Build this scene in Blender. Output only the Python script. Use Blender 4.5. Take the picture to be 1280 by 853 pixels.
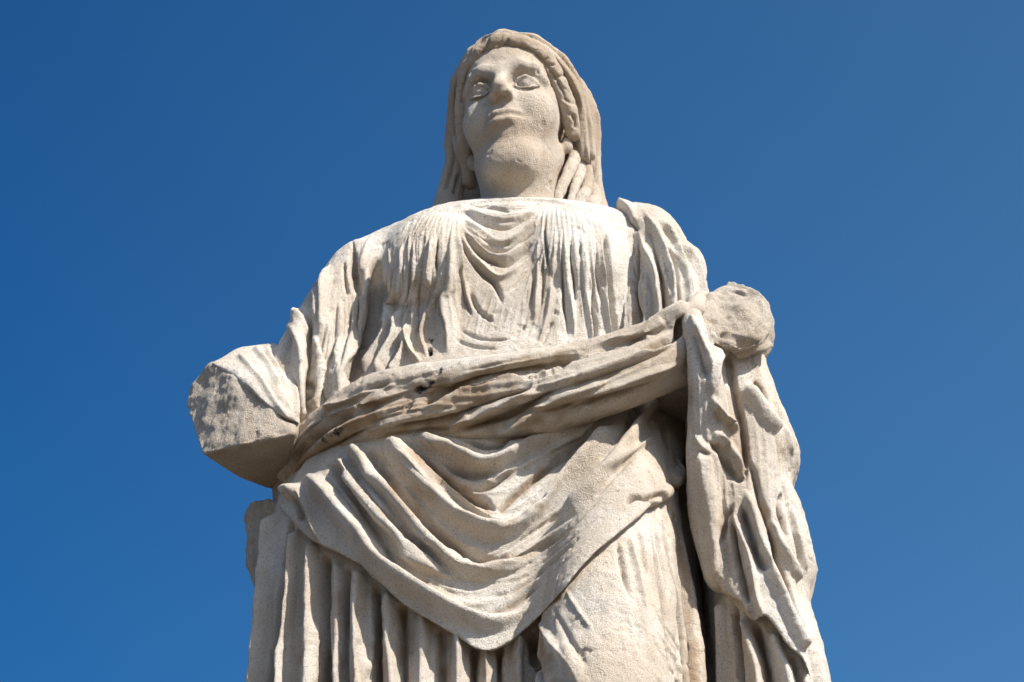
import bpy, bmesh, math, random
import numpy as np
from mathutils import Vector, Matrix
from mathutils.bvhtree import BVHTree
from mathutils.geometry import convex_hull_2d

R = math.radians
scene = bpy.context.scene
for _o in list(bpy.data.objects):
    bpy.data.objects.remove(_o)

# ------------------------------------------------------------------ camera, sky, sun, exposure
BASE_Z = 2.30                      # height of the pedestal top; the statue stands on it
PITCH = 30.0
FPX = 3420.0                       # focal length in pixels of a 1280 px wide picture
CAM = np.array([0.0, -0.1 - 4.0 * math.cos(R(PITCH)), 1.19 - 4.0 * math.sin(R(PITCH))])   # statue space
cam_d = bpy.data.cameras.new('camera')
cam_d.sensor_width = 36.0
cam_d.lens = 36.0 * FPX / 1280.0
cam_d.clip_start = 0.1
cam_d.clip_end = 5000.0
cam = bpy.data.objects.new('camera', cam_d)
scene.collection.objects.link(cam)
cam.location = (CAM[0], CAM[1], CAM[2] + BASE_Z)
cam.rotation_euler = (R(90 + PITCH), 0, 0)
scene.camera = cam

SKY_L = (.034, .336, .59)
SKY_R = (.41, .727, .837)
SUN_AZ = 47.0                      # degrees to the right of the camera's back
SUN_EL = 42.0
world = bpy.data.worlds.new('World')
scene.world = world
world.use_nodes = True
wn = world.node_tree.nodes
wl = world.node_tree.links
sky = wn.new('ShaderNodeTexSky')
sky.sky_type = 'NISHITA'
sky.sun_disc = False
sky.sun_elevation = R(SUN_EL)
sun_vec = Vector((math.sin(R(SUN_AZ)) * math.cos(R(SUN_EL)), -math.cos(R(SUN_AZ)) * math.cos(R(SUN_EL)), math.sin(R(SUN_EL))))
sky.sun_rotation = math.atan2(sun_vec.x, sun_vec.y)
sky.altitude = 300
sky.air_density = 1.0
sky.dust_density = 1.6
sky.ozone_density = 4.0
# deep polarised blue, darker away from the sun side
geo = wn.new('ShaderNodeTexCoord')
sep = wn.new('ShaderNodeSeparateXYZ')
wl.new(geo.outputs['Generated'], sep.inputs[0])
rmp = wn.new('ShaderNodeValToRGB')
mr = wn.new('ShaderNodeMapRange')
mr.inputs['From Min'].default_value = -.30
mr.inputs['From Max'].default_value = .30
wl.new(sep.outputs['X'], mr.inputs['Value'])
wl.new(mr.outputs['Result'], rmp.inputs['Fac'])
rmp.color_ramp.elements[0].color = (SKY_L[0], SKY_L[1], SKY_L[2], 1)
rmp.color_ramp.elements[1].color = (SKY_R[0], SKY_R[1], SKY_R[2], 1)
tint = wn.new('ShaderNodeMix')
tint.data_type = 'RGBA'
tint.blend_type = 'MULTIPLY'
mr2 = wn.new('ShaderNodeMapRange')
mr2.inputs['From Min'].default_value = .0
mr2.inputs['From Max'].default_value = .55
mr2.interpolation_type = 'SMOOTHSTEP'
wl.new(sep.outputs['Y'], mr2.inputs['Value'])
wl.new(mr2.outputs['Result'], tint.inputs['Factor'])
wl.new(rmp.outputs['Color'], tint.inputs[7])
wl.new(sky.outputs['Color'], tint.inputs[6])
wl.new(tint.outputs[2], wn['Background'].inputs['Color'])
wn['Background'].inputs['Strength'].default_value = 0.112
sun_d = bpy.data.lights.new('sun', 'SUN')
sun_d.energy = 5.0
sun_d.angle = R(0.53)
sun_d.color = (1.0, 0.95, 0.88)
sun = bpy.data.objects.new('sun', sun_d)
scene.collection.objects.link(sun)
sun.location = (6, -6, 9)
sun.rotation_euler = (-sun_vec).to_track_quat('-Z', 'Y').to_euler()
scene.view_settings.view_transform = 'Standard'
scene.view_settings.look = 'None'
scene.view_settings.gamma = 1.0
scene.view_settings.use_curve_mapping = False
scene.view_settings.exposure = 0.60
scene.render.film_transparent = False

# ------------------------------------------------------------------ sculpting helpers
FWD = np.array([0, math.cos(R(PITCH)), math.sin(R(PITCH))])
RGT = np.array([1.0, 0, 0])
UPV = np.array([0, -math.sin(R(PITCH)), math.cos(R(PITCH))])

def ray(px, py):
    d = FWD * FPX + RGT * (px - 640.0) + UPV * (426.5 - py)
    return d / np.linalg.norm(d)

def U(px, py, y=0.0):
    """point seen along one line of sight, at depth y"""
    d = ray(px, py)
    return CAM + d * ((y - CAM[1]) / d[1])

def spline(pts, n):
    """Catmull-Rom through pts (k, dims), n samples evenly along the length"""
    P = np.asarray(pts, float)
    if len(P) == 2:
        t = np.linspace(0, 1, n)[:, None]
        return P[0] * (1 - t) + P[1] * t
    Q = np.vstack([2 * P[0] - P[1], P, 2 * P[-1] - P[-2]])
    out = []
    m = 12
    for i in range(1, len(Q) - 2):
        p0, p1, p2, p3 = Q[i - 1:i + 3]
        t = np.linspace(0, 1, m, endpoint=False)[:, None]
        out.append(0.5 * (2 * p1 + (p2 - p0) * t + (2 * p0 - 5 * p1 + 4 * p2 - p3) * t * t + (3 * p1 - p0 - 3 * p2 + p3) * t ** 3))
    out.append(P[-1:])
    C = np.vstack(out)
    s = np.concatenate([[0], np.cumsum(np.linalg.norm(np.diff(C[:, :min(3, C.shape[1])], axis=0), axis=1))])
    tt = np.linspace(0, s[-1], n)
    return np.stack([np.interp(tt, s, C[:, k]) for k in range(C.shape[1])], 1)

def grid_solid(rings):
    """closed solid from a list of rings (each k x 3), capped"""
    n, k = len(rings), len(rings[0])
    V = np.vstack(rings)
    F = []
    for i in range(n - 1):
        for j in range(k):
            a, b = i * k + j, i * k + (j + 1) % k
            F.append((a, b, b + k, a + k))
    V = np.vstack([V, np.mean(rings[0], 0)[None], np.mean(rings[-1], 0)[None]])
    c0, c1 = n * k, n * k + 1
    for j in range(k):
        F.append((c0, (j + 1) % k, j))
        F.append((c1, (n - 1) * k + j, (n - 1) * k + (j + 1) % k))
    return V, F

def loft(rows, n=60, k=64, e=2.0):
    """rows: (py, xL, xR, yc, front, back) - level sections of a body seen in the picture"""
    Rw = spline(rows, n)
    rings = []
    th = np.linspace(0, 2 * math.pi, k, endpoint=False)
    ct = np.sign(np.cos(th)) * np.abs(np.cos(th)) ** (2 / e)
    st = np.sign(np.sin(th)) * np.abs(np.sin(th)) ** (2 / e)
    for py, xl, xr, yc, f, b in Rw:
        A, B = U(xl, py, yc), U(xr, py, yc)
        c, h = (A + B) / 2, (B - A) / 2
        d = np.where(st > 0, f, b)
        rings.append(c[None] + ct[:, None] * h[None] + np.stack([0 * d, -st * d, 0 * d], 1))
    return grid_solid(rings)

def tube(path, n=40, k=24, cap=True):
    """path rows: (x, y, z, r) in space; round rod with rounded ends"""
    P = spline(path, n)
    C, rad = P[:, :3], P[:, 3]
    T = np.gradient(C, axis=0)
    T /= np.linalg.norm(T, axis=1)[:, None]
    up = np.array([0.0, 0.0, 1.0]) if abs(T[0][2]) < .8 else np.array([0.0, 1.0, 0.0])
    rings = []
    th = np.linspace(0, 2 * math.pi, k, endpoint=False)
    N = up - T[0] * up.dot(T[0])
    for i in range(n):
        N = N - T[i] * N.dot(T[i])
        N /= np.linalg.norm(N)
        B = np.cross(T[i], N)
        circ = np.cos(th)[:, None] * N + np.sin(th)[:, None] * B
        if i == 0 and cap:
            for a in (0.2, .55, .85):
                rings.append(C[0] - T[0] * rad[0] * math.cos(math.asin(a)) + circ * rad[0] * a)
        rings.append(C[i] + circ * rad[i])
        if i == n - 1 and cap:
            for a in (.85, .55, .2):
                rings.append(C[-1] + T[-1] * rad[-1] * math.cos(math.asin(a)) + circ * rad[-1] * a)
    return grid_solid(rings)

def ptube(path, **kw):
    """path rows: (px, py, depth, radius)"""
    return tube([tuple(U(a, b, y)) + (r,) for a, b, y, r in path], **kw)

def ball(c, r, rot=None, n=18, k=28):
    r = np.ones(3) * r
    rings = []
    th = np.linspace(0, 2 * math.pi, k, endpoint=False)
    for i in range(1, n):
        f = math.pi * i / n
        p = np.stack([np.cos(th) * math.sin(f) * r[0], np.sin(th) * math.sin(f) * r[1], 0 * th + math.cos(f) * r[2]], 1)
        if rot is not None:
            p = p @ np.asarray(rot).T
        rings.append(p + np.asarray(c))
    return grid_solid(rings)

def hull(points):
    bm = bmesh.new()
    for p in points:
        bm.verts.new(p)
    r = bmesh.ops.convex_hull(bm, input=list(bm.verts))
    bmesh.ops.delete(bm, geom=[v for v in bm.verts if not v.link_faces], context='VERTS')
    bm.verts.index_update()
    V = np.array([v.co[:] for v in bm.verts])
    F = [tuple(v.index for v in f.verts) for f in bm.faces]
    bm.free()
    return V, F

def mesh_from(V, F, name='tmp'):
    me = bpy.data.meshes.new(name)
    me.from_pydata([tuple(v) for v in V], [], F)
    me.update()
    return me

class Sculpt:
    """one carved piece: closed solids fused by a voxel remesh, then worked with chisel strokes"""
    def __init__(self, solids, voxel, smooth=3, lam=.55):
        bm = bmesh.new()
        for V, F in solids:
            me = mesh_from(V, F)
            b2 = bmesh.new()
            b2.from_mesh(me)
            bmesh.ops.recalc_face_normals(b2, faces=b2.faces)
            b2.to_mesh(me)
            b2.free()
            bm.from_mesh(me)
            bpy.data.meshes.remove(me)
        me = bpy.data.meshes.new('tmp')
        bm.to_mesh(me)
        bm.free()
        ob = bpy.data.objects.new('tmp', me)
        scene.collection.objects.link(ob)
        m = ob.modifiers.new('r', 'REMESH')
        m.mode = 'VOXEL'
        m.voxel_size = voxel
        m.adaptivity = 0
        dg = bpy.context.evaluated_depsgraph_get()
        ev = ob.evaluated_get(dg)
        self.load(ev.to_mesh())
        ev.to_mesh_clear()
        bpy.data.objects.remove(ob)
        bpy.data.meshes.remove(me)
        self.prep()
        self.smooth(smooth, lam)
        self.rebase()

    def load(self, em):
        n = len(em.vertices)
        co = np.empty(n * 3, np.float32)
        em.vertices.foreach_get('co', co)
        self.V = co.reshape(n, 3).astype(float)
        nl = len(em.loops)
        li = np.empty(nl, np.int32)
        em.loops.foreach_get('vertex_index', li)
        npoly = len(em.polygons)
        self.Q = li.reshape(npoly, 4) if nl == npoly * 4 else None
        if self.Q is None:
            st = np.empty(npoly, np.int32)
            em.polygons.foreach_get('loop_start', st)
            tot = np.empty(npoly, np.int32)
            em.polygons.foreach_get('loop_total', tot)
            q = np.stack([li[st], li[st + 1], li[st + 2], li[np.minimum(st + 3, nl - 1)]], 1)
            tri = tot == 3
            q[tri, 3] = q[tri, 2]
            self.Q = q

    def prep(self):
        Q = self.Q
        e = np.vstack([Q[:, [0, 1]], Q[:, [1, 2]], Q[:, [2, 3]], Q[:, [3, 0]]])
        e = e[e[:, 0] != e[:, 1]]
        self.a = np.concatenate([e[:, 0], e[:, 1]])
        self.b = np.concatenate([e[:, 1], e[:, 0]])
        self.deg = np.maximum(np.bincount(self.a, minlength=len(self.V)), 1)

    def avg(self, X):
        return np.stack([np.bincount(self.a, weights=X[self.b, k], minlength=len(X)) for k in range(X.shape[1])], 1) / self.deg[:, None]

    def smooth(self, n, lam=.55, mask=None):
        for _ in range(n):
            d = self.avg(self.V) - self.V
            self.V = self.V + (lam * d if mask is None else lam * mask[:, None] * d)

    def normals(self):
        Q, V = self.Q, self.V
        fn = np.cross(V[Q[:, 2]] - V[Q[:, 0]], V[Q[:, 3]] - V[Q[:, 1]])
        N = np.zeros_like(V)
        for k in range(4):
            for c in range(3):
                N[:, c] += np.bincount(Q[:, k], weights=fn[:, c], minlength=len(V))
        return N / np.maximum(np.linalg.norm(N, axis=1), 1e-12)[:, None]

    def rebase(self, nsm=6):
        N = self.normals()
        for _ in range(nsm):
            N = self.avg(N)
            N /= np.maximum(np.linalg.norm(N, axis=1), 1e-9)[:, None]
        self.N = N
        if not hasattr(self, '_bvh'):
            self._bvh = None

    @property
    def bvh(self):
        if self._bvh is None:
            self._bvh = BVHTree.FromPolygons(self.V.tolist(), self.Q.tolist()) if self.Q[0, 2] != self.Q[0, 3] else None
        return self._bvh

    def hit(self, px, py):
        d = ray(px, py)
        r = self.bvh.ray_cast(Vector(CAM), Vector(d))
        return (np.array(r[0]), np.array(r[1])) if r[0] is not None else (None, None)

    def carve(self, strokes, step=.004, soft=2, facing=-.1, gain=1.0):
        """strokes: dict(p=pixel path, a=height (m), w=(minus side, plus side) in m, kind, taper).
        the path is laid on the surface along the line of sight and then worked in space"""
        V, N = self.V, self.N
        up = np.zeros(len(V))
        dn = np.zeros(len(V))
        for s in strokes:
            P = np.asarray(s['p'], float)
            L = np.linalg.norm(np.diff(P, axis=0), axis=1).sum() / 855.0
            k = max(int(L / step), 4)
            C = spline(P[:, :2], k)
            pts, nrm, tt = [], [], []
            for i, (px, py) in enumerate(C):
                h, hn = self.hit(px, py)
                if h is None:
                    h0, hn0, _, dist = self.bvh.find_nearest(Vector(U(px, py, s.get('y', 0.0))))
                    if dist > .008:
                        continue
                    h, hn = np.array(h0), np.array(hn0)
                pts.append(h)
                nrm.append(hn)
                tt.append(i / (k - 1))
            if len(pts) < 3:
                continue
            pts, nrm, tt = np.array(pts), np.array(nrm), np.array(tt)
            for _ in range(2):           # steady the line
                pts[1:-1] = (pts[:-2] + pts[1:-1] * 2 + pts[2:]) / 4
            nrm[1:-1] = (nrm[:-2] + nrm[1:-1] + nrm[2:])
            nrm /= np.linalg.norm(nrm, axis=1)[:, None]
            self.stroke3(s, pts, nrm, tt, up, dn, facing)
        H = up - dn
        self.V = self.V + self.N * (gain * H)[:, None]
        if soft:
            self.smooth(soft, .35)
        self.rebase()

    def stroke3(self, s, pts, nrm, tt, up, dn, facing=-.1):
        V, N = self.V, self.N
        wm, wp = s['w'] if isinstance(s['w'], (tuple, list)) else (s['w'], s['w'])
        W = max(wm, wp)
        pad = W + .024
        lo, hi = pts.min(0) - pad, pts.max(0) + pad
        idx = np.where(np.all((V >= lo) & (V <= hi), axis=1))[0]
        if not len(idx):
            return
        best = np.full(len(idx), 1e9)
        bs = np.zeros(len(idx))
        bt = np.zeros(len(idx))
        bf = np.ones(len(idx))
        X = V[idx]
        for i in range(len(pts) - 1):
            A, B = pts[i], pts[i + 1]
            AB = B - A
            l2 = AB.dot(AB)
            if l2 < 1e-12 or l2 > .05 ** 2:
                continue
            sel = np.where(np.all((X >= np.minimum(A, B) - pad) & (X <= np.maximum(A, B) + pad), axis=1))[0]
            if not len(sel):
                continue
            XA = X[sel] - A
            u = np.clip(XA @ AB / l2, 0, 1)
            D = XA - u[:, None] * AB
            nn = nrm[i]
            # distance measured along the surface: drop most of the component along the normal
            dn_ = D @ nn
            D = D - .93 * dn_[:, None] * nn
            d = np.linalg.norm(D, axis=1)
            better = d < best[sel]
            j = sel[better]
            best[j] = d[better]
            sd = -(np.cross(AB / math.sqrt(l2), nn))
            bs[j] = np.sign(D[better] @ sd)
            bt[j] = tt[i] + (tt[i + 1] - tt[i]) * u[better]
            bf[j] = N[idx[j]] @ nn
        t0, t1 = s.get('taper', (.2, .2))
        e0 = np.clip(bt / t0, 0, 1) if t0 > 0 else 1.0
        e1 = np.clip((1 - bt) / t1, 0, 1) if t1 > 0 else 1.0
        e = e0 * e0 * (3 - 2 * e0) * e1 * e1 * (3 - 2 * e1) if not np.isscalar(e0) or not np.isscalar(e1) else np.ones(len(idx))
        w = np.where(bs > 0, wp, wm) * (.45 + .55 * e)
        x = np.clip(best / w, 0, 1)
        kind = s.get('kind', 'r')
        if kind == 'r':
            prof = (1 - x * x) ** 2
        elif kind == 'c':
            prof = (1 - x) ** 1.4
        elif kind == 'g':
            prof = (1 - x) ** 1.6
        else:
            prof = (1 - x * x) ** 2
        h = abs(s['a']) * prof * e * (bf > facing)
        if s['a'] > 0:
            up[idx] = np.maximum(up[idx], h)
        else:
            dn[idx] = np.maximum(dn[idx], h)

    def paint(self, name, strokes, seed=0, scale=60.0, hard=False):
        """stains and painted-in shade along strokes, worn by noise"""
        if not hasattr(self, 'attr'):
            self.attr = {}
        up, dn = np.zeros(len(self.V)), np.zeros(len(self.V))
        for s in strokes:
            C = spline(np.asarray(s['p'], float), max(len(s['p']) * 6, 6))
            pts, nrm = [], []
            for px, py in C:
                h, hn = self.hit(px, py)
                if h is not None:
                    pts.append(h)
                    nrm.append(hn)
            if len(pts) > 2:
                self.stroke3(s, np.array(pts), np.array(nrm), np.linspace(0, 1, len(pts)), up, dn)
        v = up * 1000.0
        n = vnoise(self.V * scale, seed, 3)
        v = np.clip(v + (v > .02) * n * (.9 if hard else .35), 0, 1)
        if hard:
            v = np.clip((v - .35) * 3, 0, 1)
        self.attr[name] = np.maximum(self.attr.get(name, 0), v)

    def noise(self, amp, scale, seed=0, octaves=3, mask=None):
        self.V = self.V + self.N * (amp * vnoise(self.V * scale, seed, octaves) * (1 if mask is None else mask))[:, None]

    def build(self, name, mat, parent):
        me = bpy.data.meshes.new(name)
        V, Q = self.V, self.Q
        tri = Q[:, 2] == Q[:, 3]
        n = len(V)
        me.vertices.add(n)
        me.vertices.foreach_set('co', V.astype(np.float32).ravel())
        if tri.any():
            loops = np.concatenate([Q[~tri].ravel(), Q[tri][:, :3].ravel()])
            tot = np.concatenate([np.full((~tri).sum(), 4), np.full(tri.sum(), 3)])
        else:
            loops, tot = Q.ravel(), np.full(len(Q), 4)
        st = np.concatenate([[0], np.cumsum(tot)[:-1]])
        me.loops.add(len(loops))
        me.loops.foreach_set('vertex_index', loops.astype(np.int32))
        me.polygons.add(len(tot))
        me.polygons.foreach_set('loop_start', st.astype(np.int32))
        me.polygons.foreach_set('loop_total', tot.astype(np.int32))
        me.update(calc_edges=True)
        me.validate()
        me.polygons.foreach_set('use_smooth', np.ones(len(tot), bool))
        if hasattr(self, 'attr'):
            for k, v in self.attr.items():
                at = me.attributes.new(k, 'FLOAT', 'POINT')
                at.data.foreach_set('value', v.astype(np.float32))
        me.materials.append(mat)
        ob = bpy.data.objects.new(name, me)
        scene.collection.objects.link(ob)
        ob.parent = parent
        return ob

def _hash(ix, iy, iz, seed):
    h = (ix * 374761393 + iy * 668265263 + iz * 2147483647 + seed * 1274126177) & 0xffffffff
    h = ((h ^ (h >> 13)) * 1274126177) & 0xffffffff
    return ((h ^ (h >> 16)) & 0xffff) / 32767.5 - 1.0

def vnoise(P, seed=0, octaves=3):
    out = np.zeros(len(P))
    a = 1.0
    P = np.array(P)
    for o in range(octaves):
        i = np.floor(P).astype(np.int64)
        f = P - i
        f = f * f * (3 - 2 * f)
        v = 0
        for dx in (0, 1):
            for dy in (0, 1):
                for dz in (0, 1):
                    w = (f[:, 0] if dx else 1 - f[:, 0]) * (f[:, 1] if dy else 1 - f[:, 1]) * (f[:, 2] if dz else 1 - f[:, 2])
                    v = v + w * _hash(i[:, 0] + dx, i[:, 1] + dy, i[:, 2] + dz, seed + o * 17)
        out += a * v
        a *= .5
        P = P * 2.03 + 7.1
    return out

def crop(x0, y0, x1, y1, W, pts):
    """coordinates read in an enlarged view of part of the picture -> picture coordinates"""
    k = (x1 - x0) / W
    return [(x0 + a * k, y0 + b * k) for a, b in pts]
# ------------------------------------------------------------------ stone
def stone(name, base, warm, grey, bump=.85, pit=.5, stain=True):
    m = bpy.data.materials.new(name)
    m.use_nodes = True
    nt = m.node_tree
    n, l = nt.nodes, nt.links
    bs = n['Principled BSDF']
    bs.inputs['Roughness'].default_value = .82
    bs.inputs['Specular IOR Level'].default_value = .25
    tc = n.new('ShaderNodeTexCoord')
    def noise(scale, detail, rough=.55, dist=0):
        t = n.new('ShaderNodeTexNoise')
        t.inputs['Scale'].default_value = scale
        t.inputs['Detail'].default_value = detail
        t.inputs['Roughness'].default_value = rough
        t.inputs['Distortion'].default_value = dist
        l.new(tc.outputs['Object'], t.inputs['Vector'])
        return t.outputs['Fac']
    def ramp(src, a, b):
        r = n.new('ShaderNodeMapRange')
        r.inputs['From Min'].default_value = a
        r.inputs['From Max'].default_value = b
        r.interpolation_type = 'SMOOTHSTEP'
        l.new(src, r.inputs['Value'])
        return r.outputs['Result']
    def mix(fac, A, B, mode='MIX', k=None):
        x = n.new('ShaderNodeMix')
        x.data_type = 'RGBA'
        x.blend_type = mode
        if k is not None:
            mm = n.new('ShaderNodeMath')
            mm.operation = 'MULTIPLY'
            mm.inputs[1].default_value = k
            l.new(fac, mm.inputs[0])
            fac = mm.outputs[0]
        l.new(fac, x.inputs['Factor'])
        for s, v in (('A', A), ('B', B)):
            i = [q for q in x.inputs if q.name == s and q.type == 'RGBA'][0]
            if isinstance(v, tuple):
                i.default_value = v + (1,)
            else:
                l.new(v, i)
        return [q for q in x.outputs if q.type == 'RGBA'][0]
    c = mix(ramp(noise(7, 5), .40, .60), base, warm)
    mp = n.new('ShaderNodeMapping')                      # rain runs down the stone
    mp.inputs['Scale'].default_value = (34, 34, 3.2)
    l.new(tc.outputs['Object'], mp.inputs['Vector'])
    st = n.new('ShaderNodeTexNoise')
    st.inputs['Scale'].default_value = 1.0
    st.inputs['Detail'].default_value = 5
    l.new(mp.outputs['Vector'], st.inputs['Vector'])
    c = mix(ramp(st.outputs['Fac'], .50, .74), c, (.44, .355, .26), k=.75)
    c = mix(ramp(noise(3.1, 4, .6), .52, .72), c, (.52, .435, .335), k=.75)
    c = mix(ramp(noise(23, 6, .6, .4), .45, .75), c, grey, k=.55)
    c = mix(ramp(noise(430, 2, .7), .51, .66), c, (.30, .25, .19), k=.52)       # sugary grain
    c = mix(ramp(noise(150, 4, .7), .60, .70), c, (.21, .165, .115), k=.75)      # pits
    c = mix(ramp(noise(640, 1, .5), .52, .68), c, (.88, .86, .81), k=.6)
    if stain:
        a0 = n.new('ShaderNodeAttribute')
        a0.attribute_name = 'patina'  # brown crust, plus shade painted along the carved channels
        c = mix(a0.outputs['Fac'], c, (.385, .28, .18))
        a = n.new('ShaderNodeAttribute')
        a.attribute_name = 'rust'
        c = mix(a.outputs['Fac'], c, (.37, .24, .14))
        a2 = n.new('ShaderNodeAttribute')
        a2.attribute_name = 'lichen_hole_shade'  # black spots, plus shade painted into the drill holes
        c = mix(a2.outputs['Fac'], c, (.035, .03, .027))
    l.new(c, bs.inputs['Base Color'])
    # worn crystalline surface
    add = n.new('ShaderNodeMath')
    add.operation = 'ADD'
    m1 = n.new('ShaderNodeMath')
    m1.operation = 'MULTIPLY'
    m1.inputs[1].default_value = .9
    l.new(noise(520, 4, .7), m1.inputs[0])
    l.new(m1.outputs[0], add.inputs[0])
    m2 = n.new('ShaderNodeMath')
    m2.operation = 'MULTIPLY'
    m2.inputs[1].default_value = .5
    l.new(noise(120, 5, .6), m2.inputs[0])
    l.new(m2.outputs[0], add.inputs[1])
    b = n.new('ShaderNodeBump')
    b.inputs['Strength'].default_value = bump
    b.inputs['Distance'].default_value = .006
    l.new(add.outputs[0], b.inputs['Height'])
    l.new(b.outputs['Normal'], bs.inputs['Normal'])
    return m

MARBLE = stone('weathered_marble', (.82, .767, .682), (.72, .628, .508), (.55, .50, .43))
BROKEN = stone('broken_marble', (.66, .585, .49), (.58, .49, .38), (.47, .42, .35), bump=1.0)

def empty(name, loc):
    o = bpy.data.objects.new(name, None)
    scene.collection.objects.link(o)
    o.location = loc
    o.empty_display_size = .2
    return o

statue = empty('statue', (0, 0, BASE_Z))
statue['label'] = 'weathered pale marble statue of a veiled draped woman with both forearms broken off'
statue['category'] = 'statue'

# ------------------------------------------------------------------ signed distance modelling for the head
def smin(a, b, k):
    h = np.clip(.5 + .5 * (b - a) / k, 0, 1)
    return b + (a - b) * h - k * h * (1 - h)

def smax(a, b, k):
    return -smin(-a, -b, k)

class Field:
    def __init__(self, lo, hi, h):
        self.h, self.lo = h, np.array(lo)
        ax = [np.arange(lo[i], hi[i], h, dtype=np.float32) for i in range(3)]
        self.X, self.Y, self.Z = np.meshgrid(*ax, indexing='ij')
        self.f = np.full(self.X.shape, 1.0, np.float32)
    def ell(self, c, r):
        x, y, z = self.X - c[0], self.Y - c[1], self.Z - c[2]
        k0 = np.sqrt((x / r[0]) ** 2 + (y / r[1]) ** 2 + (z / r[2]) ** 2)
        k1 = np.sqrt((x / r[0] ** 2) ** 2 + (y / r[1] ** 2) ** 2 + (z / r[2] ** 2) ** 2)
        return k0 * (k0 - 1) / np.maximum(k1, 1e-6)
    def cap(self, a, b, ra, rb=None):
        rb = ra if rb is None else rb
        a, b = np.array(a), np.array(b)
        d = b - a
        x, y, z = self.X - a[0], self.Y - a[1], self.Z - a[2]
        t = np.clip((x * d[0] + y * d[1] + z * d[2]) / d.dot(d), 0, 1)
        return np.sqrt((x - t * d[0]) ** 2 + (y - t * d[1]) ** 2 + (z - t * d[2]) ** 2) - (ra + (rb - ra) * t)
    def chain(self, pts, r):
        """bent rod through pts, radius r or list of radii"""
        pts = [np.array(p) for p in pts]
        rr = r if isinstance(r, (list, tuple)) else [r] * len(pts)
        f = None
        for i in range(len(pts) - 1):
            g = self.cap(pts[i], pts[i + 1], rr[i], rr[i + 1])
            f = g if f is None else np.minimum(f, g)
        return f
    def add(self, g, k=.01):
        self.f = smin(self.f, g, k)
    def cut(self, g, k=.006):
        self.f = smax(self.f, -g, k)
    def mesh(self):
        f, h = self.f, self.h
        s = f < 0
        n = np.array(f.shape)
        c = np.zeros(n - 1, np.int8)
        for dx in (0, 1):
            for dy in (0, 1):
                for dz in (0, 1):
                    c += s[dx:n[0] - 1 + dx, dy:n[1] - 1 + dy, dz:n[2] - 1 + dz]
        cell = (c > 0) & (c < 8)
        I = np.argwhere(cell)
        acc = np.zeros((len(I), 3))
        cnt = np.zeros(len(I))
        cor = [(dx, dy, dz) for dx in (0, 1) for dy in (0, 1) for dz in (0, 1)]
        for p in cor:
            for ax in range(3):
                if p[ax]:
                    continue
                q = list(p)
                q[ax] = 1
                fa = f[I[:, 0] + p[0], I[:, 1] + p[1], I[:, 2] + p[2]]
                fb = f[I[:, 0] + q[0], I[:, 1] + q[1], I[:, 2] + q[2]]
                m = (fa < 0) != (fb < 0)
                t = np.where(m, fa / np.where(m, fa - fb, 1), 0)
                e = np.array(p, float)[None] + t[:, None] * (np.array(q, float) - np.array(p, float))[None]
                acc[m] += e[m]
                cnt[m] += 1
        V = (I + acc / cnt[:, None]) * h + self.lo
        vid = np.full(n - 1, -1, np.int64)
        vid[cell] = np.arange(len(I))
        Q = []
        for ax in range(3):
            o1, o2 = [(1, 2), (2, 0), (0, 1)][ax]
            sl0 = [slice(1, n[k] - 1) for k in range(3)]
            sl1 = list(sl0)
            sl0[ax] = slice(0, n[ax] - 1)
            sl1[ax] = slice(1, n[ax])
            a, b = s[tuple(sl0)], s[tuple(sl1)]
            E = np.argwhere(a != b)
            inside = a[tuple(E.T)]
            base = E.copy()
            for k in range(3):
                if k != ax:
                    base[:, k] += 1
            def g(d1, d2):
                x = base.copy()
                x[:, o1] -= d1
                x[:, o2] -= d2
                return vid[x[:, 0], x[:, 1], x[:, 2]]
            q = np.stack([g(1, 1), g(0, 1), g(0, 0), g(1, 0)], 1)
            q[~inside] = q[~inside][:, ::-1]
            Q.append(q)
        Q = np.vstack(Q)
        Q = Q[(Q >= 0).all(1)]
        return V, Q

def sculpt_from(V, Q, smooth=1):
    S = Sculpt.__new__(Sculpt)
    S.V, S.Q = V, Q
    S.prep()
    S.smooth(smooth, .5)
    S.rebase()
    return S

HS = 1.14
def rot(axis, deg):
    return np.array(Matrix.Rotation(R(deg), 3, axis))
HEAD_ROT = rot('Z', -13) @ rot('Y', -4) @ rot('X', -2)
HEAD_C = U(646, 161, .0)
def head_xf(V):
    return (V * HS) @ HEAD_ROT.T + HEAD_C

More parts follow.
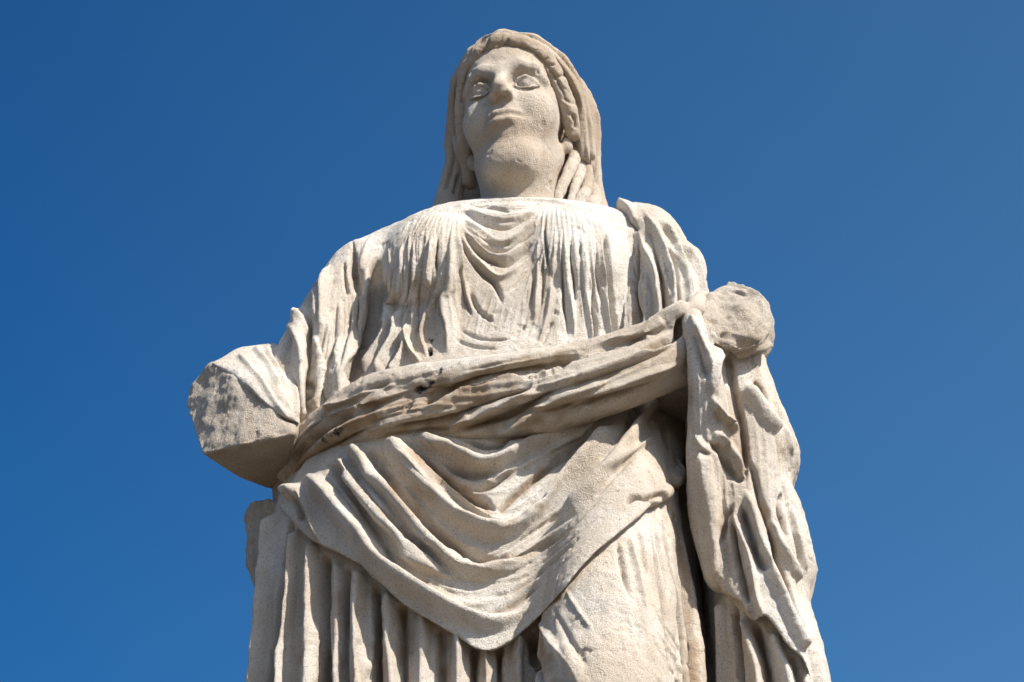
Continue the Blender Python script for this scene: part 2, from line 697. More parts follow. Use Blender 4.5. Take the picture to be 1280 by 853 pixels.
def make_head():
    F = Field((-.10, -.135, -.235), (.10, .125, .14), .0017)
    F.add(F.ell((0, .012, .042), (.073, .092, .085)), .01)
    F.add(F.ell((0, -.032, -.022), (.060, .058, .088)), .03)
    F.add(F.ell((0, -.064, -.100), (.027, .023, .024)), .028)
    F.add(F.ell((0, -.026, -.102), (.038, .036, .022)), .032)
    for s in (-1, 1):
        F.add(F.cap((s * .046, .005, -.058), (s * .018, -.060, -.105), .016, .0165), .022)
        F.add(F.ell((s * .036, -.058, -.026), (.025, .024, .026)), .022)
    # forehead and brows
    F.add(F.ell((0, -.054, .056), (.050, .034, .044)), .02)
    F.Z = F.Z - np.float32(.0095)              # the features sit high on the face
    for s in (-1, 1):
        F.cut(F.ell((s * .032, -.1005, .0065), (.0235, .0285, .0180)), .014)
    for s in (-1, 1):
        F.add(F.chain([(s * .011, -.0870, .0245), (s * .026, -.0880, .0310), (s * .042, -.0800, .0270), (s * .055, -.065, .014)], [.0062, .0070, .0065, .0045]), .015)
        F.add(F.ell((s * .0315, -.0720, .0040), (.0150, .0128, .0118)), .003)
        up = [(s * .0160, -.0825, .0005), (s * .023, -.0860, .0085), (s * .033, -.0862, .0112), (s * .042, -.0810, .0075), (s * .049, -.0725, .000)]
        lo = [(s * .0160, -.0825, .0005), (s * .025, -.0838, -.0062), (s * .034, -.0838, -.0075), (s * .042, -.0798, -.0055), (s * .049, -.0725, .000)]
        F.add(F.chain(up, [.0016, .0026, .0028, .0025, .0018]), .003)
        F.add(F.chain(lo, [.0012, .0018, .0019, .0017, .0012]), .003)
    F.add(F.ell((.044, -.0770, .0290), (.008, .006, .005)), .006)
    # nose
    F.add(F.cap((0, -.0835, .024), (0, -.1065, -.013), .0066, .0092), .011)
    F.add(F.ell((0, -.1075, -.0150), (.0098, .0085, .0080)), .005)
    for s in (-1, 1):
        F.add(F.ell((s * .0118, -.0965, -.0235), (.0074, .0100, .0070)), .006)
    F.add(F.ell((0, -.0985, -.0245), (.0085, .0105, .0062)), .006)
    for s in (-1, 1):
        F.cut(F.ell((s * .0060, -.1035, -.0300), (.0030, .0040, .0030)), .005)
    F.Z = F.Z - np.float32(.005)
    # mouth: mound, lips, parting line
    F.add(F.ell((0, -.074, -.062), (.030, .022, .024)), .014)
    F.cut(F.cap((0, -.0995, -.037), (0, -.0975, -.049), .003), .006)
    F.add(F.chain([(-.0265, -.0835, -.0615), (-.011, -.0945, -.0560), (0, -.0962, -.0570), (.010, -.0945, -.0555), (.0230, -.0850, -.0605)], [.0024, .0044, .0046, .0044, .0024]), .005)
    F.add(F.chain([(-.0225, -.0850, -.0645), (-.009, -.0925, -.0688), (.008, -.0928, -.0685), (.0195, -.0865, -.0640)], [.0028, .0068, .0068, .0028]), .005)
    F.cut(F.chain([(-.0295, -.0860, -.0630), (-.011, -.0995, -.0620), (0, -.1010, -.0630), (.010, -.0995, -.0618), (.0255, -.0875, -.0620)], .0026), .003)
    F.cut(F.ell((0, -.100, -.0800), (.014, .008, .0042)), .008)
    for s in (-1, 1):      # furrow from nose wing to the corner of the mouth
        F.cut(F.chain([(s * .020, -.098, -.026), (s * .028, -.092, -.046), (s * .031, -.087, -.060)], .0022), .009)
    F.Z = F.Z + np.float32(.0145)
    # ears (only the lobes show under the hair)
    for s in (-1, 1):
        F.add(F.ell((s * .0675, .006, -.040), (.0075, .0085, .0135)), .007)
    # neck
    F.add(F.cap((-.002, -.002, -.080), (-.016, .018, -.26), .049, .057), .022)
    V, Q = F.mesh()
    return sculpt_from(head_xf(V), Q, 4)

def quads(V, Q):
    return V, [tuple(q) for q in Q.tolist()]

def base_veil():
    F = Field((-.13, -.13, -.14), (.13, .15, .19), .004)
    F.add(F.ell((0, .025, .044), (.090, .100, .102)), .001)
    F.f = smax(F.f, -(F.Y + .050 - (.135 - F.Z) * .50), .008)
    rim = [(0, -.056, .108), (.040, -.048, .101), (.070, -.025, .078), (.085, .002, .045), (.089, .022, .0), (.088, .035, -.04)]
    F.add(F.chain(rim, [.017, .017, .017, .016, .015, .014]), .014)
    F.add(F.chain([(-x, y, z) for x, y, z in rim], [.017, .016, .015, .014, .014, .014]), .014)
    V, Q = F.mesh()
    return [quads(head_xf(V), Q),
            ball(U(706, 142, .07), (.05, .05, .062)),
            ptube([(712, 112, .05, .028), (732, 145, .065, .022), (738, 200, .07, .017), (742, 245, .06, .018), (750, 275, .04, .02)]),
            ptube([(716, 130, .07, .03), (724, 180, .08, .024), (726, 240, .08, .026), (730, 280, .06, .03)]),
            ptube([(574, 150, .06, .020), (570, 175, .06, .020), (572, 205, .06, .02), (562, 245, .055, .022), (558, 280, .05, .03)]),
            loft([(130, 590, 735, .12, .03, .03), (200, 575, 745, .145, .02, .03), (250, 558, 750, .15, .02, .04), (320, 550, 760, .15, .02, .05)])]

def base_hair():
    F = Field((-.11, -.12, -.10), (.11, .13, .16), .003)
    F.add(F.ell((0, .015, .046), (.080, .096, .096)), .001)
    F.f = smax(F.f, -(F.Y + .085 - (.135 - F.Z) * .52), .012)
    F.add(F.chain([(0, -.079, .091), (.030, -.075, .084), (.055, -.058, .068), (.070, -.034, .035), (.0765, -.012, .0), (.0775, .002, -.026)], [.013, .0135, .0135, .0135, .0135, .011]), .008)
    F.add(F.chain([(0, -.079, .091), (-.030, -.074, .084), (-.055, -.056, .068), (-.069, -.030, .035), (-.0745, -.006, .0), (-.0755, .010, -.03), (-.074, .02, -.06)], [.013, .012, .0115, .011, .011, .011, .011]), .008)
    V, Q = F.mesh()
    sol = [quads(head_xf(V), Q)]
    sol.append(ptube([(578, 150, .03, .011), (573, 172, .035, .012), (578, 190, .03, .012), (588, 208, .03, .011)]))
    return sol

LOCKS = [
    [(716, 165, .02, .010), (720, 192, .015, .010), (710, 218, -.005, .0095), (700, 240, -.02, .009), (696, 254, -.02, .007)],
    [(726, 190, .03, .009), (726, 215, .015, .0085), (718, 236, -.005, .008), (713, 254, -.015, .007)],
    [(730, 195, .03, .008), (736, 222, .02, .009), (730, 243, .0, .011), (722, 256, -.01, .009)],
    [(742, 235, .04, .009), (744, 250, .02, .012), (738, 260, .0, .012)],
    [(706, 196, .03, .010), (712, 210, .03, .008), (722, 226, .02, .007)],
]
# ------------------------------------------------------------------ blocks before carving
def base_tunic():
    return [
        loft([(272, 560, 730, .03, .06, .07), (292, 500, 800, .03, .10, .11), (320, 470, 848, .02, .125, .12), (370, 468, 850, .02, .145, .12),
              (420, 466, 835, .01, .145, .11), (470, 450, 815, 0, .13, .11), (530, 415, 830, 0, .14, .12), (600, 385, 850, 0, .15, .13)], e=2.3),
        ptube([(452, 345, .01, .054), (540, 314, .03, .060), (640, 303, .035, .058), (740, 303, .03, .060), (840, 340, .02, .055)]),
        ball(U(553, 338, -.080), (.090, .070, .092)), ball(U(712, 334, -.080), (.090, .070, .092)),
        ptube([(455, 345, .01, .058), (425, 400, .0, .062), (385, 470, -.02, .062), (350, 520, -.03, .055)]),
        ptube([(455, 360, .0, .05), (440, 430, -.01, .05), (420, 500, -.02, .055), (415, 560, -.01, .05)]),
    ]

def base_roll():
    return [
        ptube([(395, 690, .10, .03), (376, 640, .06, .028), (380, 600, .01, .030), (410, 553, -.05, .034), (455, 520, -.095, .034), (520, 500, -.130, .038), (600, 494, -.150, .042),
               (680, 490, -.165, .048), (760, 470, -.18, .048), (815, 448, -.175, .040), (850, 428, -.165, .030)], n=60),
        ptube([(356, 625, .03, .018), (360, 596, .0, .022), (376, 562, -.05, .024), (412, 528, -.1, .027), (470, 494, -.15, .031), (560, 475, -.187, .029), (640, 460, -.205, .023), (720, 444, -.205, .018), (800, 420, -.21, .018), (840, 400, -.215, .017), (872, 386, -.215, .012)], n=60),
        ptube([(362, 640, .04, .018), (366, 615, .0, .021), (388, 582, -.055, .023), (430, 546, -.115, .028), (500, 521, -.163, .027), (570, 511, -.18, .023), (640, 500, -.198, .026), (720, 482, -.213, .034), (795, 462, -.215, .036), (832, 444, -.205, .032), (862, 428, -.19, .024)], n=60),
        ptube([(372, 650, .03, .018), (378, 626, .0, .019), (402, 598, -.055, .021), (450, 562, -.11, .021), (520, 544, -.145, .019), (600, 531, -.172, .022), (680, 517, -.19, .030), (755, 492, -.200, .033), (810, 474, -.195, .03), (855, 462, -.18, .022)], n=60),
    ]

def base_skirt():
    return [
        loft([(540, 420, 850, 0, .12, .12), (620, 352, 862, 0, .15, .14), (700, 338, 872, 0, .155, .15), (780, 328, 880, 0, .155, .15), (853, 320, 884, 0, .155, .15),
              (1000, 306, 890, 0, .16, .16), (1200, 296, 895, 0, .17, .17), (1435, 290, 905, 0, .18, .18)], e=2.3),
        ptube([(782, 600, -.085, .078), (766, 720, -.152, .088), (757, 830, -.205, .092), (752, 930, -.225, .088), (750, 1100, -.13, .07), (750, 1400, -.10, .06)]),
        ptube([(820, 620, -.130, .012), (830, 690, -.156, .015), (840, 765, -.164, .016), (846, 853, -.166, .017), (848, 1100, -.15, .02), (850, 1420, -.13, .02)]),
        ptube([(832, 600, -.10, .014), (844, 690, -.126, .016), (858, 765, -.132, .017), (867, 853, -.134, .018), (872, 1100, -.12, .022), (878, 1420, -.10, .024)]),
        ptube([(816, 590, -.070, .036), (822, 700, -.08, .036), (830, 853, -.085, .038), (838, 1100, -.10, .05), (850, 1420, -.08, .05)]),
    ]

def base_fall():
    return [loft([(438, 880, 940, -.09, .06, .09), (452, 864, 952, -.09, .09, .10), (480, 858, 962, -.09, .09, .11), (540, 858, 984, -.08, .10, .12), (580, 861, 1001, -.08, .10, .13), (614, 865, 988, -.075, .10, .13),
                  (645, 869, 1002, -.07, .10, .13), (690, 878, 1014, -.07, .10, .13), (724, 882, 1021, -.06, .10, .13), (758, 886, 1011, -.06, .10, .13), (800, 890, 1023, -.06, .10, .13), (853, 896, 1036, -.06, .10, .13),
                  (1000, 900, 1062, -.05, .11, .13), (1200, 890, 1080, -.04, .11, .13), (1420, 880, 1080, -.03, .11, .13)], e=2.4),
            loft([(520, 835, 930, .06, .03, .06), (853, 850, 960, .06, .04, .06), (1420, 850, 980, .07, .05, .07)], n=30)]

def base_shoulder():
    return [loft([(275, 765, 800, .03, .05, .06), (293, 764, 838, .02, .085, .09), (320, 766, 858, .01, .105, .10), (370, 768, 880, .0, .115, .11), (420, 768, 892, .0, .12, .12), (480, 770, 900, 0, .12, .12), (540, 780, 905, 0, .12, .12)], e=2.3)]

def base_forearm():
    P = []
    for i in range(28):
        t = 2 * math.pi * i / 28
        ct, st = math.cos(t), math.sin(t)
        P.append(U(917 + 47 * ct, 399 + 38 * st + 5 * ct, -.192 - .036 * st - .012 * abs(ct)))
        P.append(U(917 + 52 * ct, 412 + 55 * st, -.125))
        P.append(U(917 + 50 * ct, 415 + 54 * st, .05))
    return [hull(P)]

def base_stump():
    P = [(345, 432, -.02), (300, 436, -.03), (262, 455, -.05), (238, 482, -.02), (233, 508, -.03), (253, 568, -.085), (300, 598, -.03), (350, 616, .02), (372, 541, -.125), (368, 543, -.135), (305, 555, -.125),
         (375, 500, -.09), (374, 470, -.06), (330, 498, -.118), (290, 470, -.095), (345, 440, .08), (290, 460, .06), (262, 520, .04), (300, 585, .03), (380, 560, .06)]
    return [hull([U(*p) for p in P])]

def base_sleeve():
    P = [(264, 454, -.06), (298, 434, -.03), (345, 429, -.02), (364, 448, -.05), (376, 480, -.07), (376, 531, -.125), (346, 517, -.130), (328, 501, -.128), (310, 481, -.118), (290, 461, -.09),
         (345, 480, -.112), (325, 455, -.09), (355, 500, -.122), (330, 440, .08), (280, 460, .05), (300, 500, .0), (360, 530, .0)]
    return [hull([U(*p) for p in P])]

def base_strand():
    return [ptube([(880, 372, -.15, .012), (867, 386, -.20, .014), (868, 412, -.226, .017), (878, 450, -.225, .022), (884, 510, -.20, .028), (886, 580, -.17, .032), (890, 650, -.15, .032), (904, 720, -.14, .026)])]

def base_strut():
    P = [(312, 624, .02), (330, 624, .0), (352, 630, -.01), (306, 650, .04), (308, 700, .05), (318, 752, .05), (325, 765, .04), (345, 760, -.02), (360, 640, .05), (330, 640, .10), (325, 740, .10), (360, 740, .06)]
    return [hull([U(*p) for p in P])]

def sheet(top, bot, body, off0, off1, thick, nu=90, nv=60, ymiss=0.0, bulge=None):
    """a carved sheet of cloth between two outlines, lying on the pieces in 'body'"""
    T, B = spline(top, nu), spline(bot, nu)
    Fv, Bv = [], []
    for j in range(nv):
        v = j / (nv - 1)
        for i in range(nu):
            px, py = T[i] * (1 - v) + B[i] * v
            d = ray(px, py)
            best = None
            for s in body:
                h, hn = s.hit(px, py)
                if h is not None and (best is None or np.dot(h - CAM, d) < best):
                    best = np.dot(h - CAM, d)
            p = CAM + d * best if best is not None else None
            Fv.append((px, py, np.nan if p is None else p[1]))
    Fv = np.array(Fv).reshape(nv, nu, 3)
    Y = Fv[:, :, 2]
    Y[np.isnan(Y)] = ymiss
    for _ in range(12):
        Z = np.pad(Y, 1, mode='edge')
        Y = (Z[:-2, 1:-1] + Z[2:, 1:-1] + Z[1:-1, :-2] + Z[1:-1, 2:] + 2 * Y) / 6
    front = np.zeros((nv, nu, 3))
    back = np.zeros((nv, nu, 3))
    for j in range(nv):
        v = j / (nv - 1)
        o = off0 * (1 - v) + off1 * v
        for i in range(nu):
            oo = o + (bulge(i / (nu - 1), v) if bulge else 0)
            front[j, i] = U(Fv[j, i, 0], Fv[j, i, 1], Y[j, i] - oo)
            back[j, i] = U(Fv[j, i, 0], Fv[j, i, 1], Y[j, i] - oo + thick)
    V = np.vstack([front.reshape(-1, 3), back.reshape(-1, 3)])
    n = nu * nv
    F = []
    for j in range(nv - 1):
        for i in range(nu - 1):
            a = j * nu + i
            F.append((a, a + 1, a + nu + 1, a + nu))
            F.append((n + a, n + a + nu, n + a + nu + 1, n + a + 1))
    rim = [i for i in range(nu)] + [j * nu + nu - 1 for j in range(1, nv)] + [(nv - 1) * nu + i for i in range(nu - 2, -1, -1)] + [j * nu for j in range(nv - 2, 0, -1)]
    for k in range(len(rim)):
        a, b = rim[k], rim[(k + 1) % len(rim)]
        F.append((a, n + a, n + b, b))
    return V, F
# ------------------------------------------------------------------ chisel strokes (paths follow the folds of the cloth)
def K(kind, a, w, pts, taper=(.2, .2), c=None):
    """a in millimetres (+ ridge, - groove), w in picture pixels (minus side, plus side); plus = right of a downward line, above a rightward line"""
    if c:
        pts = crop(*c, pts)
    w = w if isinstance(w, tuple) else (w, w)
    return dict(kind=kind, a=a / 1000.0, w=(w[0] / 855.0, w[1] / 855.0), p=pts, taper=taper)

C2 = (420, 230, 660, 470, 853)
C3 = (620, 230, 900, 470, 995)
C5 = (340, 430, 640, 640, 1219)
C6 = (600, 370, 880, 640, 885)
S1 = (220, 410, 400, 630, 698)
S2 = (340, 270, 540, 540, 632)
S3 = (840, 340, 1040, 540, 853)
S4 = (840, 500, 1040, 700, 853)
S5 = (840, 653, 1040, 853, 853)
S6 = (440, 520, 660, 690, 1104)
S7 = (560, 560, 780, 810, 751)
S8 = (300, 610, 500, 853, 702)
C9 = (620, 600, 900, 853, 944)

TUNIC_BROAD = [
    K('r', 8, 16, [(571, 280), (566, 323), (563, 350), (561, 399), (561, 450)], (.5, .2)),
    K('g', -20, (16, 12), [(473, 318), (467, 371), (459, 421), (450, 452), (436, 480)], (.15, .05)),
    K('r', 10, 18, [(471, 300), (462, 343), (453, 380), (447, 412), (436, 441), (424, 473), (420, 520)], (.4, .1)),
    K('g', -14, (12, 12), [(440, 308), (443, 333), (448, 352), (450, 374), (446, 420), (436, 480)], (.2, .1)),
    K('r', 9, 16, [(414, 330), (406, 362), (402, 397), (399, 430), (396, 520)], (.2, .1)),
    K('r', 9, 14, [(370, 387), (376, 422), (376, 460), (374, 530)], (.1, .1)),
    K('g', -14, (10, 12), [(384, 392), (388, 435), (387, 473), (384, 520)], (.2, .1)),
    K('g', -14, (14, 12), [(408, 408), (402, 435), (402, 473), (406, 520)], (.2, .1)),
]
TUNIC = [
    # catenary folds under the neck
    K('g', -9, (5, 9), [(585, 256), (600, 259), (617, 261), (642, 267)], (.4, .3)),
    K('r', 6, 7, [(575, 262), (595, 268), (620, 275), (650, 274), (680, 262)]),
    K('g', -11, (6, 10), [(578, 266), (600, 278), (628, 286), (647, 281), (672, 270)], (.3, .5)),
    K('r', 7, 8, [(576, 270), (596, 290), (622, 303), (645, 299), (680, 272)]),
    K('g', -8, (6, 8), [(576, 276), (595, 300), (620, 314), (645, 309), (676, 282)], (.3, .4)),
    K('r', 7, 7, [(577, 282), (594, 308), (618, 324), (640, 320), (668, 296)]),
    K('g', -12, (6, 10), [(577, 285), (589, 306), (606, 322), (628, 333), (638, 330), (656, 316), (674, 294)], (.3, .5)),
    K('c', 7, (6, 10), [(574, 290), (586, 316), (606, 336), (622, 348), (640, 342), (660, 324)]),
    K('g', -14, (5, 12), [(574, 296), (586, 320), (603, 343), (618, 357), (630, 387)], (.25, .35)),
    K('g', -5, 7, [(632, 368), (650, 352), (668, 330), (682, 300)]),
    K('c', 8, (7, 7), [(572, 290), (575, 337), (582, 366), (592, 396)]),
    K('g', -9, (5, 7), [(572, 330), (577, 352), (583, 378), (590, 397)]),
    K('g', -8, (4, 9), [(585, 364), (598, 390), (620, 405)]),
    
    # folds from the breast at the picture's left
    K('c', 8, (6, 6), [(566, 300), (562, 340), (558, 385), (560, 444)]),
    K('g', -11, (5, 6), [(549, 292), (545, 323), (547, 350)], (.55, .35)),
    K('c', 8, (6, 6), [(541, 296), (535, 330), (535, 362)]),
    K('c', 9, (7, 6), [(562, 312), (552, 357), (538, 388), (527, 413), (528, 429), (535, 449)], (.5, .2)),
    K('g', -9, (5, 7), [(556, 362), (551, 388), (557, 414), (556, 440)]),
    K('c', 14, (6, 6), [(497, 345), (490, 388), (486, 416), (471, 444), (456, 468)], (.3, .1)),
    K('c', 14, (6, 6), [(502, 380), (495, 421), (482, 447), (470, 470)], (.3, .1)),
    K('c', 12, (6, 6), [(509, 400), (510, 427), (516, 444), (526, 455)], (.3, .1)),
    K('c', 12, (6, 6), [(510, 420), (502, 447), (487, 468)], (.3, .1)),
    K('g', -9, (6, 6), [(500, 420), (490, 448), (478, 468)]),
    K('g', -5, (4, 4), [(476, 315), (474, 365), (470, 415)], (.55, .35)),
    K('g', -5, (4, 4), [(484, 313), (483, 357), (478, 405)], (.55, .35)),
    K('g', -4, (4, 4), [(494, 305), (492, 340), (488, 380)], (.55, .35)),
    K('c', 4, (4, 4), [(503, 300), (501, 340), (498, 380)]),
    K('g', -5, (4, 5), [(514, 305), (511, 365), (508, 408)], (.55, .35)),
    K('c', 4, (4, 4), [(519, 310), (518, 370), (516, 420)]),
    K('g', -5, (4, 5), [(525, 345), (523, 399), (527, 430)]),
    # the near sleeve
    K('c', 6, (8, 5), [(468, 288), (456, 314), (449, 345)], (.5, .3)),
    K('g', -10, (6, 5), [(441, 300), (443, 328), (448, 350), (452, 374)]),
    K('g', -9, (6, 4), [(430, 325), (432, 352), (437, 372)]),
    K('c', 7, (5, 5), [(425, 370), (424, 412), (423, 447), (420, 490)]),
    K('c', 7, (6, 5), [(462, 343), (455, 374), (450, 406), (438, 441), (424, 473), (422, 500)], (.3, .1)),
    K('g', -7, (6, 6), [(440, 380), (436, 410), (428, 445), (416, 480)]),
    K('c', 8, (6, 5), [(413, 326), (406, 362), (402, 397), (399, 430)]),
    K('g', -6, (5, 5), [(418, 345), (414, 375), (412, 400)]),
    K('c', 7, (6, 5), [(397, 352), (398, 380), (394, 410)], (.1, .3)),
    K('c', 6, (6, 6), [(359, 400), (370, 417), (376, 445), (374, 480), (372, 520)], (.1, .1)),
    K('c', 5, (6, 6), [(369, 386), (380, 405), (384, 425)], (.1, .3)),
    K('c', 9, (5, 5), [(392, 415), (397, 450), (396, 515)], (.2, .05)),
    K('g', -12, (5, 6), [(386, 470), (390, 488), (384, 505)]),
    K('c', 6, (4, 4), [(408, 450), (406, 490), (410, 520)]),
    K('g', -6, (5, 5), [(414, 470), (412, 500)]),
    # folds from the other breast
    K('g', -11, (4, 6), [(680, 284), (682, 314), (688, 347)], (.55, .35)),
    K('g', -12, (5, 6), [(714, 286), (713, 320), (718, 357), (721, 392)], (.55, .35)),
    K('g', -8, (4, 5), [(678, 322), (679, 357), (675, 402)], (.55, .35)),
    K('g', -6, (4, 5), [(666, 326), (665, 365), (658, 402)], (.55, .35)),
    K('g', -11, (5, 7), [(703, 306), (702, 343), (706, 385), (710, 416), (706, 434)], (.55, .35)),
    K('g', -9, (4, 6), [(745, 308), (747, 348), (753, 385)], (.55, .35)),
    K('g', -11, (5, 9), [(740, 352), (741, 388), (745, 430)], (.3, .1)),
    K('g', -6, (4, 5), [(725, 300), (726, 325)], (.55, .35)),
    K('c', 7, (6, 5), [(707, 290), (709, 343), (716, 399), (718, 428)], (.3, .15)),
    K('c', 7, (6, 5), [(731, 310), (733, 370), (738, 405), (740, 432)], (.3, .1)),
    K('c', 8, (6, 5), [(750, 296), (755, 343), (758, 388), (764, 426)], (.3, .1)),
    K('c', 6, (5, 5), [(673, 310), (671, 357), (667, 410)]),
    K('c', 6, (5, 5), [(689, 345), (685, 388), (673, 432)]),
    K('g', -4, (5, 5), [(692, 398), (676, 434)]),
    K('g', -4, (6, 6), [(658, 405), (640, 425)]),
    K('g', -24, (7, 9), [(757, 288), (761, 348), (769, 425)], (.15, .05)),
    K('g', -4, (5, 7), [(566, 425), (590, 433), (625, 437)]),
    K('g', -4, (5, 7), [(572, 412), (600, 424), (640, 425)]),
]

SHOULDER = [
    K('c', 8, (12, 9), [(766, 254), (780, 256), (792, 266), (797, 280)], (.2, .08)),
    K('g', -10, (6, 6), [(776, 276), (788, 284), (800, 288)], (.3, .3)),
    K('c', 13, (3, 9), [(764, 288), (773, 318), (783, 344), (788, 360), (790, 399), (788, 440)], (.02, .1)),
    K('c', 8, (6, 4), [(774, 286), (782, 318), (790, 346), (793, 399), (790, 440)], (.02, .1)),
    K('g', -10, (5, 6), [(798, 292), (798, 325), (795, 365), (800, 400), (796, 440)], (.3, .1)),
    K('c', 13, (10, 4), [(797, 284), (808, 314), (820, 342), (823, 367), (826, 395), (820, 440)], (.25, .1)),
    K('c', 5, (5, 4), [(806, 330), (810, 360), (808, 400), (804, 430)], (.3, .1)),
    K('g', -14, (4, 7), [(814, 300), (823, 332), (828, 362), (831, 410)], (.3, .1)),
    K('c', 12, (9, 5), [(803, 261), (818, 286), (831, 314), (841, 350), (843, 400)], (.25, .1)),
    K('c', 5, (4, 4), [(822, 310), (830, 335), (836, 370), (837, 400)], (.3, .1)),
    K('g', -13, (4, 4), [(830, 296), (844, 332), (848, 360), (850, 395)], (.35, .1)),
    K('c', 10, (6, 4), [(824, 273), (840, 297), (851, 323), (858, 348), (860, 390)], (.15, .1)),
    K('g', -15, (4, 5), [(844, 298), (857, 326), (863, 352), (866, 390)], (.3, .1)),
    K('c', 10, (7, 5), [(850, 303), (866, 330), (875, 357), (880, 390)], (.15, .1)),
    K('g', -6, (3, 6), [(787, 330), (793, 352), (790, 364)]),
    K('c', 6, (5, 4), [(804, 350), (814, 375), (808, 400)]),
]

ROLL = [
    K('c', 6, (8, 6), [(690, 508), (740, 490), (780, 478), (820, 464), (856, 452)], (.3, .2)),
    K('g', -7, (6, 6), [(664, 497), (700, 487), (750, 471), (800, 451), (850, 430)], (.3, .2)),
    K('g', -7, (5, 7), [(700, 514), (745, 500), (790, 488), (835, 472)], (.3, .3)),
    K('c', 6, (9, 5), [(676, 486), (720, 470), (770, 454), (820, 434), (856, 418)], (.3, .2)),
    K('g', -4, (4, 4), [(730, 480), (775, 466), (815, 450)], (.3, .3)),
    K('g', -4, (4, 5), [(640, 520), (690, 512), (730, 498)], (.3, .3)),
    K('c', 4, (5, 4), [(600, 462), (660, 450), (720, 438)], (.3, .3)),
    K('g', -4, (4, 4), [(570, 466), (620, 456), (680, 446), (740, 436)], (.3, .3)),
    K('g', -5, (4, 5), [(480, 548), (540, 538), (590, 534)], (.3, .3)),
    K('c', 5, (5, 5), [(430, 552), (480, 530), (540, 517), (600, 505)], (.3, .3)),

    K('g', -17, (8, 13), [(520, 512), (540, 500), (565, 489), (600, 476), (640, 467), (663, 462), (704, 452), (750, 444)], (.15, .3)),
    K('c', 9, (14, 5), [(518, 518), (552, 505), (566, 497), (598, 486), (640, 477), (670, 470)]),
    K('g', -13, (7, 10), [(480, 536), (520, 531), (560, 524), (590, 512), (620, 500), (660, 487), (690, 470)], (.2, .4)),
    K('c', 9, (12, 5), [(548, 539), (568, 532), (601, 514), (640, 499), (663, 488), (668, 474)]),
    K('g', -14, (8, 10), [(560, 543), (600, 530), (632, 520), (660, 508), (690, 490), (715, 478)], (.3, .4)),
    K('c', 8, (14, 6), [(606, 546), (640, 533), (660, 523), (684, 502), (727, 487), (770, 474)]),
    K('g', -22, (8, 9), [(796, 440), (821, 431), (845, 418), (860, 402)], (.3, .05)),
    K('c', 9, (12, 5), [(739, 431), (770, 424), (796, 418), (818, 401), (862, 378)], (.3, .1)),
    K('g', -8, (4, 6), [(740, 442), (780, 434), (804, 422)], (.5, .2)),
    K('r', 8, 9, [(800, 424), (816, 412), (830, 398)]),
    # the tighter strands over the hip
    K('c', 7, (4, 10), [(402, 512), (428, 504), (458, 490), (474, 487)], (.1, .3)),
    K('g', -6, (5, 8), [(420, 505), (455, 489), (497, 478), (537, 467), (556, 462)]),
    K('c', 6, (4, 8), [(474, 489), (497, 478), (540, 466), (554, 461)]),
    K('c', 9, (5, 11), [(353, 606), (362, 580), (374, 560), (404, 538), (426, 521), (446, 517), (458, 507), (480, 497), (514, 488)], (.05, .2)),
    K('g', -9, (5, 7), [(357, 604), (380, 566), (408, 541), (436, 523), (462, 510)], (.05, .4)),
    K('c', 8, (6, 8), [(359, 612), (377, 582), (400, 558), (428, 537), (470, 520), (512, 505)], (.05, .3)),
    K('g', -9, (6, 6), [(364, 614), (388, 582), (412, 562), (440, 546), (478, 530)], (.05, .3)),
    K('c', 6, (6, 6), [(352, 590), (362, 565), (384, 540), (404, 522)], (.05, .2)),
    K('g', -7, (5, 5), [(364, 578), (384, 552), (404, 530), (420, 518)], (.1, .3)),
    K('g', -12, 6, [(516, 492), (524, 486), (532, 484)], (.4, .4)),
    K('g', -5, 5, [(506, 520), (512, 505), (520, 494)], (.4, .4)),
]

APRON_BROAD = [
    K('r', 16, (18, 14), [(376, 590), (404, 612), (430, 645), (453, 676), (475, 705), (519, 736), (566, 764), (610, 777), (650, 768), (690, 735)], (.1, .3)),
    K('r', 15, (14, 14), [(418, 572), (443, 600), (475, 638), (504, 675), (530, 702), (562, 719)], (.1, .2)),
    K('r', 15, (14, 12), [(438, 560), (458, 585), (480, 610), (504, 638), (524, 663), (548, 689), (572, 708), (605, 715), (645, 700), (690, 670), (735, 630)], (.05, .4)),
    K('r', 20, (20, 9), [(478, 552), (510, 582), (536, 608), (568, 638), (594, 655), (622, 662), (650, 655), (680, 632), (705, 606), (740, 570), (770, 525)], (.05, .1)),
    K('r', 16, (14, 12), [(512, 546), (545, 556), (580, 572), (604, 580), (630, 575), (660, 558), (700, 545), (742, 522)], (.1, .1)),
    K('r', 14, (16, 12), [(830, 492), (806, 514), (790, 547), (770, 578), (742, 610), (708, 645), (680, 675)], (.05, .3)),
]
